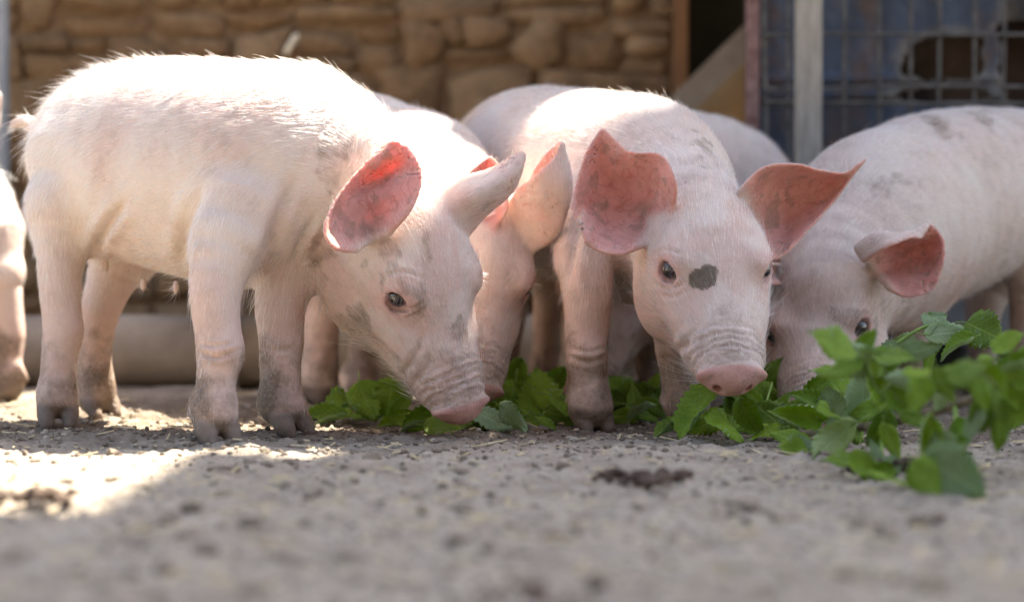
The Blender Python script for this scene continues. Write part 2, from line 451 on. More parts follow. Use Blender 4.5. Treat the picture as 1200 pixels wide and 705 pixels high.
# ------------------------------------------------------------------ stone wall
YW = 3.95
def stone_wall():
    r = random.Random(5)
    root = empty('stone_wall', (-.85, YW, 0)); tag(root, 'rough brown stone wall of the shed behind the pigs', 'wall')
    ox, oy = -.85, YW
    core = MB(); core.box((-2.2, .011, 0), (1.172, .34, 2.15)); core.build('mortar_bed', MAT['mortar'], root)
    z = 0.0; row = 0
    upper = MB()
    def put(x0, x1, za, zb):
        dz = .020 * math.sin(2.6 * (x0 + x1) * .5) + .014 * math.sin(6.1 * (x0 + x1) * .5 + row * .6); za += dz; zb += dz
        if x1 - x0 < .025: return
        verts, faces = stone_block(r, x0, x1, za, zb)
        if z < 1.0 and ox + x1 > -1.6:
            o = bpy.data.objects.new('stone', mesh_np('stone', verts, faces, [MAT['stone']], True)); link(o, root)
        else: upper.add(verts, faces)
    while z < 2.1:
        h = r.uniform(.085, .135)
        x = -2.2 + r.uniform(0, .1) - .1
        while x < 1.16:
            kind = r.random(); dz0, dz1 = r.uniform(-.006, .006), r.uniform(-.006, .006)
            wd = h * (r.uniform(.7, 1.5) if kind < .45 else r.uniform(1.0, 2.2)); x1 = min(x + wd, 1.17)
            if kind < .45: put(x, x1, z + dz0, z + h + dz1)
            else:
                c = r.uniform(.35, .65) * h
                put(x, x1, z + dz0, z + c)
                if r.random() < .5: m_ = x + (x1 - x) * r.uniform(.35, .65); put(x, m_, z + c, z + h + dz1); put(m_, x1, z + c + r.uniform(-.004, .004), z + h + dz1)
                else: put(x, x1, z + c, z + h + dz1)
            x = x1
        z += h; row += 1
    u = upper.build('stone_courses', MAT['stone'], root, True); u['kind'] = 'stuff'
def stone_block(r, x0, x1, z0, z1):
    g = r.uniform(.0005, .004); j = min(x1 - x0, z1 - z0) * .33
    ring = []
    cx, cz = (x0 + x1) / 2, (z0 + z1) / 2
    q = [(x0 + g, z0 + g), (cx, z0 + g), (x1 - g, z0 + g), (x1 - g, cz), (x1 - g, z1 - g), (cx, z1 - g), (x0 + g, z1 - g), (x0 + g, cz)]
    q = [(a_ + r.uniform(-j, j) * .6, b_ + r.uniform(-j, j) * .6) for a_, b_ in q]
    for k in (0, 2, 4, 6):                     # knocked-off corners
        a_, b_ = q[k]; f = r.uniform(.02, .2); q[k] = (a_ + (cx - a_) * f, b_ + (cz - b_) * f)
    yf = r.uniform(-.017, .002)
    V = [(a_, .05, b_) for a_, b_ in q] + [(a_, yf + .010, b_) for a_, b_ in q]
    V += [(cx + (a_ - cx) * .90, yf + r.uniform(-.006, .004), cz + (b_ - cz) * .86) for a_, b_ in q] + [(cx, yf - r.uniform(-.004, .008), cz)]
    F = []
    for L in (0, 1):
        for k in range(8): F.append([L * 8 + k, L * 8 + (k + 1) % 8, (L + 1) * 8 + (k + 1) % 8, (L + 1) * 8 + k])
    for k in range(8): F.append([16 + k, 16 + (k + 1) % 8, 24])
    return V, F
stone_wall()

# ------------------------------------------------------------------ things along the back
def simple(name, label, cat, mat, fn, loc, smooth=False, group=None):
    mb = MB(); fn(mb); o = mb.build(name, mat, None, smooth); o.location = loc; tag(o, label, cat, group); return o
# long pipe lying at the foot of the wall
def pipe():
    d = 3.30; r0 = .060
    pts = []; rad = []
    for i in range(15):
        x = -1.10 + i * .115; pts.append((x, d + .02 * math.sin(i * .8) * .2 + i * .002, r0 - .002)); rad.append(r0 * (1 + .02 * math.sin(i * 1.9)))
    mb = MB(); mb.tube([(p[0] + .2, p[1] - d, p[2]) for p in pts], rad, 28)
    o = mb.build('concrete_pipe', MAT['pipe'], None, True); o.location = (-.2, d, .0)
    tag(o, 'long grey brown pipe lying on the ground at the foot of the stone wall', 'pipe')
pipe()
p = W(0, 460, 3.55)
simple('metal_post', 'bluish grey metal post at the left edge in front of the stone wall', 'post', MAT['greymetal'],
       lambda mb: mb.box((-.03, -.02, 0), (.012, .02, 2.1), b=.006), (W(4, 0, 3.55)[0] - .003, 3.55, 0))
# timber door post, dark doorway, leaning boards
X = lambda px, d: (px - 600) / FPX * d
simple('door_post', 'reddish brown timber door post at the right end of the stone wall', 'post', MAT['timber'],
       lambda mb: mb.box((-.014, -.03, 0), (.012, .10, 2.1), b=.003), (X(797, 3.93), 3.93, 0))
dk = simple('dark_doorway', 'dark doorway opening behind the leaning plank', 'doorway', MAT['dark'],
       lambda mb: (mb.box((-.02, .30, 0), (.62, .32, 2.1)), mb.box((.60, .0, 0), (.62, .30, 2.1)), mb.box((-.02, .0, 2.08), (.62, .30, 2.1))), (X(806, 3.95) + .005, 3.96, 0))
def slanted():
    d = 3.72
    a_, b_ = W(792, 108, d), W(884, 18, d)
    t = Vector(b_ - a_); ang = math.atan2(t.z, t.x); L = t.length
    M = Matrix.Translation(Vector((0, 0, 0))) @ Matrix.Rotation(-ang, 4, 'Y')
    simple('leaning_plank', 'grey brown plank leaning diagonally across the dark doorway', 'plank', MAT['slab'],
           lambda mb: mb.box((-.85, -.012, -.050), (L + .25, .010, .0), M, b=.003), tuple(a_))
    # ochre sheet below the plank
    p0 = W(842, 60, 3.80)
    mb = MB()
    q = [W(786, 128, 3.80), W(890, 30, 3.80), W(905, 30, 3.80), W(905, 300, 3.80), W(786, 300, 3.80)]
    q[3][2] = q[4][2] = 0.0
    base = np.array([X(842, 3.8), 3.8, 0])
    f = [tuple(v - base) for v in q]; bk = [(v[0], v[1] + .02, v[2]) for v in f]
    mb.add(f + bk, [[4, 3, 2, 1, 0], [5, 6, 7, 8, 9]] + [[i, (i + 1) % 5, (i + 1) % 5 + 5, i + 5] for i in range(5)])
    o = mb.build('ochre_board', MAT['board']); o.location = base
    tag(o, 'ochre brown board standing under the leaning plank beside the blue sheet', 'board')
slanted()

# blue sheet metal shed side with torn holes, rusty edge, wire mesh and post
YS = 3.42
def blue_shed():
    x0 = X(888, YS); x1 = 2.6; top = 2.3
    root = empty('metal_shed', (x0, YS, 0)); tag(root, 'rusty blue sheet metal shed side with torn holes behind the right pig', 'shed')
    # the sheet: a fine grid in view with torn holes left out
    xs = np.concatenate([np.arange(0, .66, .0045), np.arange(.66, x1 - x0, .15)]); zs = np.concatenate([np.arange(0, .14, .035), np.arange(.14, .62, .0045), np.arange(.62, top, .12)])
    XX, ZZ = np.meshgrid(xs, zs)
    zr1, zr2 = W(0, 94, YS)[2], W(0, 112, YS)[2]
    prof = .010 * np.exp(-((ZZ - zr1) / .007) ** 2) + .009 * np.exp(-((ZZ - zr2) / .008) ** 2)
    prof = prof + .004 * np.abs(np.sin(XX * math.pi / .09)) ** 6
    P = np.stack([XX, 0 * XX, ZZ], -1)
    dent = (fbm(P, 9, 3, 5) - .5) * .012
    YY = -prof + dent
    # torn zone, measured in pixels of the photograph on the sheet's own plane
    PX = 600 + (XX + x0) * FPX / YS; PY = HOR - (ZZ - CAM_H) * FPX / YS
    nz = fbm(P, 26, 4, 8); n2 = fbm(P, 60, 3, 4)
    def blob(cx, cy, rx, ry): return 1 - np.sqrt(((PX - cx) / rx) ** 2 + ((PY - cy) / ry) ** 2)
    hole = np.maximum.reduce([blob(1112, 66, 52, 27), blob(1090, 72, 34, 25), blob(1195, 60, 34, 62), blob(1195, 20, 26, 30), blob(1105, 112, 60, 9), blob(1230, 100, 60, 40)])
    hole = np.minimum(hole, .9 - 1.15 * np.maximum.reduce([blob(1160, 62, 11, 34) * 2, blob(1068, 40, 8, 20)]).clip(0, 1) * 2)
    hv = hole + (nz - .5) * .9 + (n2 - .5) * .35
    rim = sstep(-.42, -.05, hv)
    V = np.stack([XX, YY, ZZ], -1).reshape(-1, 3)
    n, m = len(xs), len(zs)
    i0 = (np.arange(m - 1)[:, None] * n + np.arange(n - 1)[None])
    keep = (hv[:-1, :-1] + hv[1:, 1:] + hv[1:, :-1] + hv[:-1, 1:]) / 4 < 0.02
    i0 = i0[keep]
    F = np.stack([i0, i0 + 1, i0 + 1 + n, i0 + n], 1)
    me = mesh_np('sheet', V, F, [MAT['sheet']], True)
    at = me.attributes.new('rim', 'FLOAT', 'POINT'); at.data.foreach_set('value', rim.ravel().astype(np.float32))
    o = link(bpy.data.objects.new('sheet', me), root)
    so = o.modifiers.new('thick', 'SOLIDIFY'); so.thickness = .0015; so.offset = 1
    mb = MB(); mb.box((0, .10, 0), (x1 - x0, .12, top)); mb.box((.002, .03, 0), (.012, .22, top)); mb.box((0, .03, top - .02), (x1 - x0, .22, top - .002)); mb.build('inner_wall', MAT['rustdark'], root)
    mb = MB(); mb.box((X(874, YS - .02) - x0, -.030, 0), (X(889, YS - .02) - x0, -.012, top), b=.002); mb.build('edge_strip', MAT['rustedge'], root)
blue_shed()
def mesh_panel():
    Y = YS - .06
    root = empty('wire_mesh', (X(1030, Y), Y, 0)); tag(root, 'welded wire mesh panel standing against the blue sheet metal', 'wire mesh')
    x0 = X(1030, Y); rr = random.Random(3)
    for px in (897, 923, 988, 1028, 1065, 1099, 1140, 1175, 1212, 1250, 1290):
        mb = MB(); xx = X(px, Y) - x0
        mb.tube([(xx + rr.uniform(-.003, .003), rr.uniform(-.002, .002), z) for z in (0, .3, .45, .6, .8, 1.3)], .0034, 6); mb.build('wire', MAT['wire'], root, True)
    for py in (-150, -90, -30, 41, 104, 121, 185, 250, 310):
        mb = MB(); z = W(0, py, Y)[2]
        mb.tube([(X(p_, Y) - x0, -.0068 + rr.uniform(-.001, .001), z + rr.uniform(-.003, .003)) for p_ in (893, 960, 1030, 1100, 1170, 1300)], .0032, 6); mb.build('wire', MAT['wire'], root, True)
mesh_panel()
simple('wooden_post', 'pale weathered wooden post standing in front of the blue sheet', 'post', MAT['postwood'],
       lambda mb: mb.box((-.0205, -.018, 0), (.0205, .018, 1.9), b=.004), (X(946.5, 3.27), 3.27, 0))
# grey trough standing behind the right pig
def trough():
    d = 3.22
    x0, x1 = X(1096, d), X(1199, d); zt = W(0, 300, d)[2]; zb = W(0, 405, d)[2]
    cx = (x0 + x1) / 2
    root = empty('feed_trough', (cx, d, 0)); tag(root, 'grey feed trough with rounded corners on dark feet behind the right pig', 'trough')
    hw = (x1 - x0) / 2; r = .03
    def outline(hw, z0, z1, r):
        pts = []
        for (cx_, cz_, a0) in ((hw - r, z0 + r, -90), (hw - r, z1 - r * .3, 0), (-hw + r, z1 - r * .3, 90), (-hw + r, z0 + r, 180)):
            rr_ = r if cz_ < (z0 + z1) / 2 else r * .3
            ccx = cx_ if cz_ < (z0 + z1) / 2 else (hw - rr_) * (1 if cx_ > 0 else -1)
            for k in range(5): an = math.radians(a0 + 22.5 * k); pts.append((ccx + rr_ * math.cos(an), cz_ + rr_ * math.sin(an)))
        return pts
    o_ = outline(hw, zb, zt, r); n = len(o_); inn = outline(hw - .008, zb + .008, zt - .008, r - .006)
    V = [(a_, 0, b_) for a_, b_ in o_] + [(a_, -.006, b_) for a_, b_ in inn] + [(a_, .16, b_) for a_, b_ in o_]
    F = [[i, (i + 1) % n, n + (i + 1) % n, n + i] for i in range(n)] + [list(range(n, 2 * n))[::-1]] + [[(i + 1) % n, i, 2 * n + i, 2 * n + (i + 1) % n] for i in range(n)] + [list(range(2 * n, 3 * n))]
    mb = MB(); mb.add(V, F); mb.build('bin', MAT['trough'], root)
    mb = MB(); sx, sz = X(1181, d) - cx, W(0, 346, d)[2]; mb.box((sx - .008, -.009, sz - .004), (sx + .008, -.005, sz + .004)); mb.build('slot', MAT['dark'], root)
    for s in (-1, 1):
        mb = MB(); mb.box((s * .045 - .02, .01, 0), (s * .045 + .02, .14, zb + .002), b=.004); mb.build('foot', MAT['dark'], root)
trough()
# little pale stalk put in for a sunlit spot on the wall
def fleck():
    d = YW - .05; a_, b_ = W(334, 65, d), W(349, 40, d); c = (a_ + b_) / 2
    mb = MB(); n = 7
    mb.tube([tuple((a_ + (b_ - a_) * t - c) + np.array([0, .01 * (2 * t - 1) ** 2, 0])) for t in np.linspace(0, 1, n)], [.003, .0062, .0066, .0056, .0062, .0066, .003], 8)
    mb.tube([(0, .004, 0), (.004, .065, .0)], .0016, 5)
    o = mb.build('sun_fleck', MAT['pale'], None, True); o.location = c
    tag(o, 'short pale stalk standing in for a sunlit spot on the stone wall above the largest pig', 'sunlit stalk')
fleck()
# unseen plank roof added to throw the shade over foreground and right half
def roof():
    H = 5.0; ox, oy = SUN_TO.x / SUN_TO.z * H, SUN_TO.y / SUN_TO.z * H; y0 = .35 + oy
    root = empty('added_awning', (0, y0, H)); tag(root, 'unseen plank awning added high over the yard to shade foreground and right half', 'awning')
    rr = random.Random(12); x = -2.3 + ox - 1.8
    while x < 2.2 + ox:
        wd = rr.uniform(.07, .15)
        ye = float(np.interp(x + wd / 2 - ox, [-.31, -.29, -.28, -.20, -.02, .16, .30], [1.60, 1.90, 2.03, 2.10, 2.37, 2.64, 3.02])) + oy - y0 + rr.uniform(-.09, .07)
        mb = MB(); mb.box((x, 0, rr.uniform(0, .006)), (x + wd, ye, .028), b=.002); mb.build('plank', MAT['plank'], root)
        x += wd + .001
    for y in (.12, 1.1):
        mb = MB(); mb.box((-2.3, y - .03, -.08), (2.2 + ox, y + .03, -.002)); mb.build('beam', MAT['plank'], root)
    for px_ in (-2.25, 2.15 + ox):
        for py_ in (.12, 1.1):
            mb = MB(); mb.box((px_ - .04, py_ - .04, -H), (px_ + .04, py_ + .04, -.082)); mb.build('prop', MAT['plank'], root)
roof()

# dark timber barn added unseen behind the camera to keep low sky off the pigs
def barn():
    root = empty('added_barn', (0, -2.6, 0)); tag(root, 'dark timber barn added behind the camera to keep low sky light off the pigs', 'barn')
    rr = random.Random(21); x = -5.5
    while x < 5.5:
        wd = rr.uniform(.16, .26)
        mb = MB(); mb.box((x, -.03 + rr.uniform(0, .006), 0), (x + wd - .006, 0.0, 3.6), b=.003); mb.build('plank', MAT['barnwood'], root); x += wd
    mb = MB(); mb.box((-5.5, -3.0, 0), (5.5, -.04, 3.55)); mb.build('core', MAT['dark'], root)
    mb = MB(); mb.add([(-5.8, .25, 3.45), (5.8, .25, 3.45), (5.8, -1.6, 5.0), (-5.8, -1.6, 5.0), (-5.8, -3.4, 3.45), (5.8, -3.4, 3.45)], [[0, 1, 2, 3], [3, 2, 5, 4], [0, 3, 4], [1, 5, 2]]); mb.build('roof', MAT['barnwood'], root)
barn()

# ------------------------------------------------------------------ pigs: smooth implicit bodies turned into one continuous mesh each
def crom(P, n):
    """Catmull-Rom samples through the rows of P, n steps a span"""
    P = np.asarray(P, float); Q = np.vstack([2 * P[0] - P[1], P, 2 * P[-1] - P[-2]]); out = []
    for i in range(len(P) - 1):
        p0, p1, p2, p3 = Q[i:i + 4]
        for k in range(n):
            t = k / n
            out.append(.5 * (2 * p1 + (p2 - p0) * t + (2 * p0 - 5 * p1 + 4 * p2 - p3) * t * t + (3 * p1 - p0 - 3 * p2 + p3) * t ** 3))
    out.append(P[-1]); return np.array(out)

class Body:
    def __init__(s, h): s.h = h; s.prims = []; s.flow = []
    def tube(s, st, k=.03, lat=None, sub=2, flow=1, sign=1):
        """st rows: x y z r_lateral r_vertical"""
        st = crom(np.asarray(st, float), sub); s.prims.append(('t', st, k, lat, sign))
        if flow:
            d = np.gradient(st[:, :3], axis=0); d /= np.linalg.norm(d, axis=1)[:, None] + 1e-9
            for q, t in zip(st, d): s.flow.append((*q[:3], *(t * flow), q[3]))
    def ell(s, c, r, R=None, k=.02, sign=1): s.prims.append(('e', np.asarray(c, float), np.asarray(r, float), np.eye(3) if R is None else np.asarray(R), k, sign))
    def shell(s, pts, tau, k=.010): s.prims.append(('s', pts, tau, k))
    def solve(s):
        h = s.h; lo = np.full(3, 9e9); hi = -lo
        for p in s.prims:
            if p[0] == 't' and p[4] > 0: r = p[1][:, 3:5].max(1)[:, None]; lo = np.minimum(lo, (p[1][:, :3] - r).min(0)); hi = np.maximum(hi, (p[1][:, :3] + r).max(0))
            if p[0] == 's': lo = np.minimum(lo, p[1].min(0) - .006); hi = np.maximum(hi, p[1].max(0) + .006)
        lo -= 4 * h; hi += 4 * h
        N = np.ceil((hi - lo) / h).astype(int) + 1
        D = np.full(N, 1.0, np.float32); ax = [(lo[i] + h * np.arange(N[i])).astype(np.float32) for i in range(3)]
        def sl(a, b):
            i0 = np.maximum(np.floor((a - lo) / h).astype(int), 0); i1 = np.minimum(np.ceil((b - lo) / h).astype(int) + 1, N)
            return tuple(slice(i0[i], max(i1[i], i0[i])) for i in range(3))
        def comb(S, T, k, sign):
            A = D[S]
            if sign > 0:
                q = np.maximum(k - np.abs(A - T), 0) / k; D[S] = np.minimum(A, T) - q * q * (k * .25)
            else:
                T = -T; q = np.maximum(k - np.abs(A - T), 0) / k; D[S] = np.maximum(A, T) + q * q * (k * .25)
        for p in s.prims:
            if p[0] == 't':
                _, st, k, lat, sign = p; m = k + 3 * h
                S = sl((st[:, :3] - st[:, 3:5].max(1)[:, None]).min(0) - m, (st[:, :3] + st[:, 3:5].max(1)[:, None]).max(0) + m)
                T = np.full([q.stop - q.start for q in S], 1.0, np.float32)
                for i in range(len(st) - 1):
                    a, b = st[i], st[i + 1]; rm = max(a[3], a[4], b[3], b[4]) + m
                    S2 = sl(np.minimum(a[:3], b[:3]) - rm, np.maximum(a[:3], b[:3]) + rm)
                    S2 = tuple(slice(max(S2[q].start, S[q].start), max(min(S2[q].stop, S[q].stop), S[q].start)) for q in range(3))
                    u = b[:3] - a[:3]; L = np.linalg.norm(u); u = u / L
                    lv = np.cross((0, 0, 1.), u) if lat is None else np.asarray(lat, float)
                    lv = lv - u * lv.dot(u); lv /= np.linalg.norm(lv); vv = np.cross(u, lv)
                    x = ax[0][S2[0]][:, None, None] - np.float32(a[0]); y = ax[1][S2[1]][None, :, None] - np.float32(a[1]); z = ax[2][S2[2]][None, None, :] - np.float32(a[2])
                    f = np.float32
                    ua = x * f(u[0]) + y * f(u[1]) + z * f(u[2])
                    t = np.clip(ua / f(L), 0, 1)
                    la = x * f(lv[0]) + y * f(lv[1]) + z * f(lv[2]); va = x * f(vv[0]) + y * f(vv[1]) + z * f(vv[2]); ua = ua - t * f(L)
                    rl = f(a[3]) + t * f(b[3] - a[3]); rv = f(a[4]) + t * f(b[4] - a[4]); ra = (rl + rv) * f(.5)
                    la /= rl; va /= rv; ua /= ra
                    k0 = np.sqrt(la * la + va * va + ua * ua) + f(1e-6); la /= rl; va /= rv; ua /= ra
                    d = k0 * (k0 - 1) / (np.sqrt(la * la + va * va + ua * ua) + f(1e-6))
                    R = tuple(slice(S2[q].start - S[q].start, S2[q].stop - S[q].start) for q in range(3))
                    T[R] = np.minimum(T[R], d)
                comb(S, T, np.float32(k), sign)
            elif p[0] == 'e':
                _, c, r, R, k, sign = p; m = k + 3 * h + r.max(); S = sl(c - m, c + m)
                x = ax[0][S[0]][:, None, None] - c[0]; y = ax[1][S[1]][None, :, None] - c[1]; z = ax[2][S[2]][None, None, :] - c[2]
                q = [(x * R[0, i] + y * R[1, i] + z * R[2, i]) / r[i] for i in range(3)]
                k0 = np.sqrt(q[0] ** 2 + q[1] ** 2 + q[2] ** 2) + 1e-6; k1 = np.sqrt((q[0] / r[0]) ** 2 + (q[1] / r[1]) ** 2 + (q[2] / r[2]) ** 2) + 1e-6
                comb(S, (k0 * (k0 - 1) / k1).astype(np.float32), np.float32(k), sign)
            else:
                _, pts, tau, k = p; m = .007 + k * .6 + 2 * h; S = sl(pts.min(0) - m, pts.max(0) + m)
                sh = [q.stop - q.start for q in S]; T = np.full(sh[0] * sh[1] * sh[2], 1.0, np.float32)
                o = np.array([S[i].start for i in range(3)]); g = (pts - lo) / h - o; gi = np.round(g).astype(int); R = int(math.ceil(m / h))
                for dx in range(-R, R + 1):
                    for dy in range(-R, R + 1):
                        for dz in range(-R, R + 1):
                            if dx * dx + dy * dy + dz * dz > (R + .8) ** 2: continue
                            q = gi + (dx, dy, dz); ok = ((q >= 0) & (q < sh)).all(1); q = q[ok]
                            d = np.sqrt((((q - g[ok])) ** 2).sum(1)) * h - tau[ok]
                            np.minimum.at(T, (q[:, 0] * sh[1] + q[:, 1]) * sh[2] + q[:, 2], d.astype(np.float32))
                comb(S, T.reshape(sh), np.float32(k), 1)
        return D, lo
def surface_nets(D, lo, h):
    sg = D < 0; c = sum(sg[a:D.shape[0] - 1 + a, b:D.shape[1] - 1 + b, e:D.shape[2] - 1 + e].astype(np.int8) for a in (0, 1) for b in (0, 1) for e in (0, 1))
    act = (c > 0) & (c < 8); I = np.argwhere(act); idx = np.full(act.shape, -1, np.int32); idx[act] = np.arange(len(I), dtype=np.int32)
    cor = [(a, b, e) for a in (0, 1) for b in (0, 1) for e in (0, 1)]
    val = np.stack([D[I[:, 0] + a, I[:, 1] + b, I[:, 2] + e] for a, b, e in cor], 1)
    acc = np.zeros((len(I), 3)); cnt = np.zeros(len(I))
    for i in range(8):
        for j in range(i + 1, 8):
            if sum(abs(cor[i][q] - cor[j][q]) for q in range(3)) != 1: continue
            m = (val[:, i] < 0) != (val[:, j] < 0); t = val[m, i] / (val[m, i] - val[m, j])
            acc[m] += np.array(cor[i]) + t[:, None] * (np.array(cor[j]) - np.array(cor[i])); cnt[m] += 1
    V = lo + h * (I + acc / cnt[:, None])
    F = []
    for axn in range(3):
        b, e = (axn + 1) % 3, (axn + 2) % 3
        s0 = [slice(0, -1)] * 3; s1 = [slice(0, -1)] * 3; s1[axn] = slice(1, None)
        s0[b] = s0[e] = s1[b] = s1[e] = slice(1, -1)
        A = sg[tuple(s0)]; B = sg[tuple(s1)]
        for m, flip in ((A & ~B, False), (B & ~A, True)):
            P = np.argwhere(m); P[:, b] += 1; P[:, e] += 1
            db = np.zeros(3, int); db[b] = 1; de = np.zeros(3, int); de[e] = 1
            q = [P - db - de, P - de, P, P - db]
            q = np.stack([idx[tuple(r.T)] for r in q], 1)
            F.append(q[:, ::-1] if flip else q)
    return V, np.vstack(F)
def smooth_mesh(V, F, X, it, lam=.5):
    X = X.copy(); n = len(V); E = np.vstack([F[:, [0, 1]], F[:, [1, 2]], F[:, [2, 3]], F[:, [3, 0]]])
    cnt = np.bincount(E.ravel(), minlength=n)[:, None]
    for _ in range(it):
        A = np.zeros((n, X.shape[1]))
        for q in range(X.shape[1]):
            A[:, q] = np.bincount(E[:, 0], X[E[:, 1], q], n) + np.bincount(E[:, 1], X[E[:, 0], q], n)
        X += lam * (A / np.maximum(cnt, 1) - X)
    return X

def head_axes(y, p, r):
    y, p, r = map(math.radians, (y, p, r))
    f = np.array([math.sin(y) * math.cos(p), -math.cos(y) * math.cos(p), -math.sin(p)])
    l = np.cross((0, 0, 1.), f); l /= np.linalg.norm(l); u = np.cross(f, l)
    return np.stack([f, math.cos(r) * l + math.sin(r) * u, -math.sin(r) * l + math.cos(r) * u], 1)

HAIRS = 0
def make_pig(name, label, base, trunk, legs, head, ears, heading, h=.0035, tail=None, teats=(), neck=None, mudspots=(), nhair=20000, extras=None, earmud=None, group='piglets feeding in the yard', longrear=0.0, lat=None, bodyspots=(), creases=(), dust_shade=.1):
    B = Body(h)
    pt = lambda r: [*W(*r[:3]), *(r[3:] if len(r) > 4 else (r[3], r[3]))]
    tr = [pt(r) for r in trunk]
    hd = np.array([*heading, 0.]) / np.linalg.norm(heading)
    side = np.cross((0, 0, 1.), hd)
    B.tube(tr, .03, side, 2, -1)
    O = W(*head[:3]); R = head_axes(*head[3:6]); S = head[6] if len(head) > 6 else 1.0
    H = lambda x, y, z: O + R @ (np.array([x, y, z]) * S)
    # neck runs from the last trunk station into the back of the skull
    nk = [pt(r) for r in (neck or [])]
    B.tube([tr[-1]] + nk + [[*H(-.055, 0, -.005), .070 * S, .074 * S], [*H(-.02, 0, -.006), .066 * S, .066 * S]], .05, R[:, 1], 3, -1)
    L = R[:, 1]
    def hst(rows): return [[*H(x, 0, z), a * S, b * S] for x, z, a, b in rows]
    B.tube(hst([(-.085, .010, .058, .062), (-.045, .006, .070, .070), (0, -.004, .065, .064), (.040, -.014, .054, .053), (.080, -.022, .0465, .044), (.112, -.027, .0410, .035), (.133, -.029, .0350, .0265)]), .02, L, 3, -1)
    B.tube(hst([(-.05, -.062, .050, .036), (.01, -.066, .043, .031), (.06, -.060, .034, .025), (.105, -.052, .022, .015), (.128, -.050, .015, .009)]), .016, L, 2, 0)
    for s_ in (-1, 1):
        B.ell(H(-.035, s_ * .042, -.050), np.array((.056, .036, .050)) * S, R, .03)          # jowl
        B.ell(H(.000, s_ * .046, .043), np.array((.032, .013, .011)) * S, R, .022)           # brow
        B.ell(H(.040, s_ * .043, -.012), np.array((.034, .014, .016)) * S, R, .022)          # cheek bone below the eye
        B.ell(H(.090, s_ * .030, -.030), np.array((.035, .013, .020)) * S, R, .018)          # upper lip
    # mouth line
    for s_ in (-1, 1):
        B.tube([[*H(.132, s_ * .020, -.052), .0022, .0022], [*H(.105, s_ * .031, -.050), .0024, .0024], [*H(.070, s_ * .0405, -.053), .0026, .0026], [*H(.040, s_ * .049, -.050), .0024, .0024], [*H(.028, s_ * .054, -.043), .002, .002]], .006, None, 2, 0, -1)
    # snout disc with rim and nostrils
    ta = .42; D_ = R @ np.array([[math.cos(ta), 0, math.sin(ta)], [0, 1, 0], [-math.sin(ta), 0, math.cos(ta)]])
    B.ell(H(.1430, 0, -.0285), np.array((.0098, .0420, .0212)) * S, D_, .0035)
    B.ell(H(.1380, 0, -.0285), np.array((.0080, .0345, .0190)) * S, D_, .006)
    pass
    for s_ in (-1, 1):
        B.ell(H(.150, s_ * .0160, -.0330), np.array((.016, .0064, .0060)) * S, D_, .0012, -1)
    # eyes
    eyes = []; lash = []
    for s_ in (-1, 1):
        c = H(.012, s_ * .0505, .0265)
        B.ell(H(.006, s_ * .0550, .0245), np.array((.027, .012, .020)) * S, R, .012)
        ya = .80 * s_; Ry = np.array([[math.cos(ya), -math.sin(ya), 0], [math.sin(ya), math.cos(ya), 0], [0, 0, 1]])
        a_ = R @ Ry.T @ np.array([[math.cos(.25), 0, math.sin(.25)], [0, 1, 0], [-math.sin(.25), 0, math.cos(.25)]])
        out = R @ (Ry.T @ np.array([0, s_, 0.]))
        B.ell(c, np.array((.0178, .0160, .0165)) * S, R, .004)
        B.ell(c + out * .0150 * S, np.array((.0155, .0150, .0132)) * S, a_, .0018, -1)
        eyes.append(c + out * .0030 * S); lash.append((c, out, R @ np.array([0, 0, 1.])))
    # legs and trotters
    knees = []
    feet = []
    for lg in legs:
        rows = [pt(r) for r in lg['st']]; rows = [rows[0]] + [[*q[:3], q[3] * .88, q[4] * .92] for q in rows[1:]]
        B.tube(rows, .019, side, 2, 1)
        fp = W(*lg['foot'][:2], 1.0); d = rows[-1][1] if len(lg['foot']) < 3 else lg['foot'][2]
        f3 = np.array([(lg['foot'][0] - 600) / FPX * d, d, 0.0]); f3[2] = float(gh(f3[0], f3[1])) - .003
        an = math.atan2(hd[1], hd[0]) + math.radians(lg.get('turn', 0)); u = np.array([math.cos(an), math.sin(an), 0]); v = np.cross((0, 0, 1.), u); k = lg.get('k', .90)
        top = np.array(rows[-1][:3])
        B.tube([[*top, rows[-1][3], rows[-1][4]], [*(f3 + (0, 0, .042 * k)), .0235 * k, .0235 * k]], .016, v, 2, 1)
        for s_ in (-1, 1):
            B.tube([[*(f3 + v * s_ * .0145 * k - u * .004 + (0, 0, .036 * k)), .0140 * k, .0155 * k], [*(f3 + v * s_ * .0158 * k + u * .012 * k + (0, 0, .018)), .0128 * k, .0145 * k], [*(f3 + v * s_ * .0155 * k + u * .026 * k + (0, 0, .007)), .0085 * k, .0085 * k]], .0012, v, 2, 0)
            B.tube([[*(f3 + v * s_ * .016 * k - u * .018 * k + (0, 0, .062 * k)), .008, .008], [*(f3 + v * s_ * .019 * k - u * .029 * k + (0, 0, .042 * k)), .0062, .0062]], .008, v, 2, 0)
        feet.append(f3)
        if len(rows) > 4: q = rows[4]; B.ell(np.array(q[:3]) + hd * q[3] * .55 * np.array([1, 1, 0]), (q[3] * .62, q[3] * .62, q[3] * .9), None, .012)
    if tail: B.tube([pt(r) for r in tail], .012, (1, 0, 0), 3, 1)
    for t in teats: B.ell(W(*t[:3]), (.0045, .0045, .009), None, .008)
    # ears
    esamp = []; canal = []
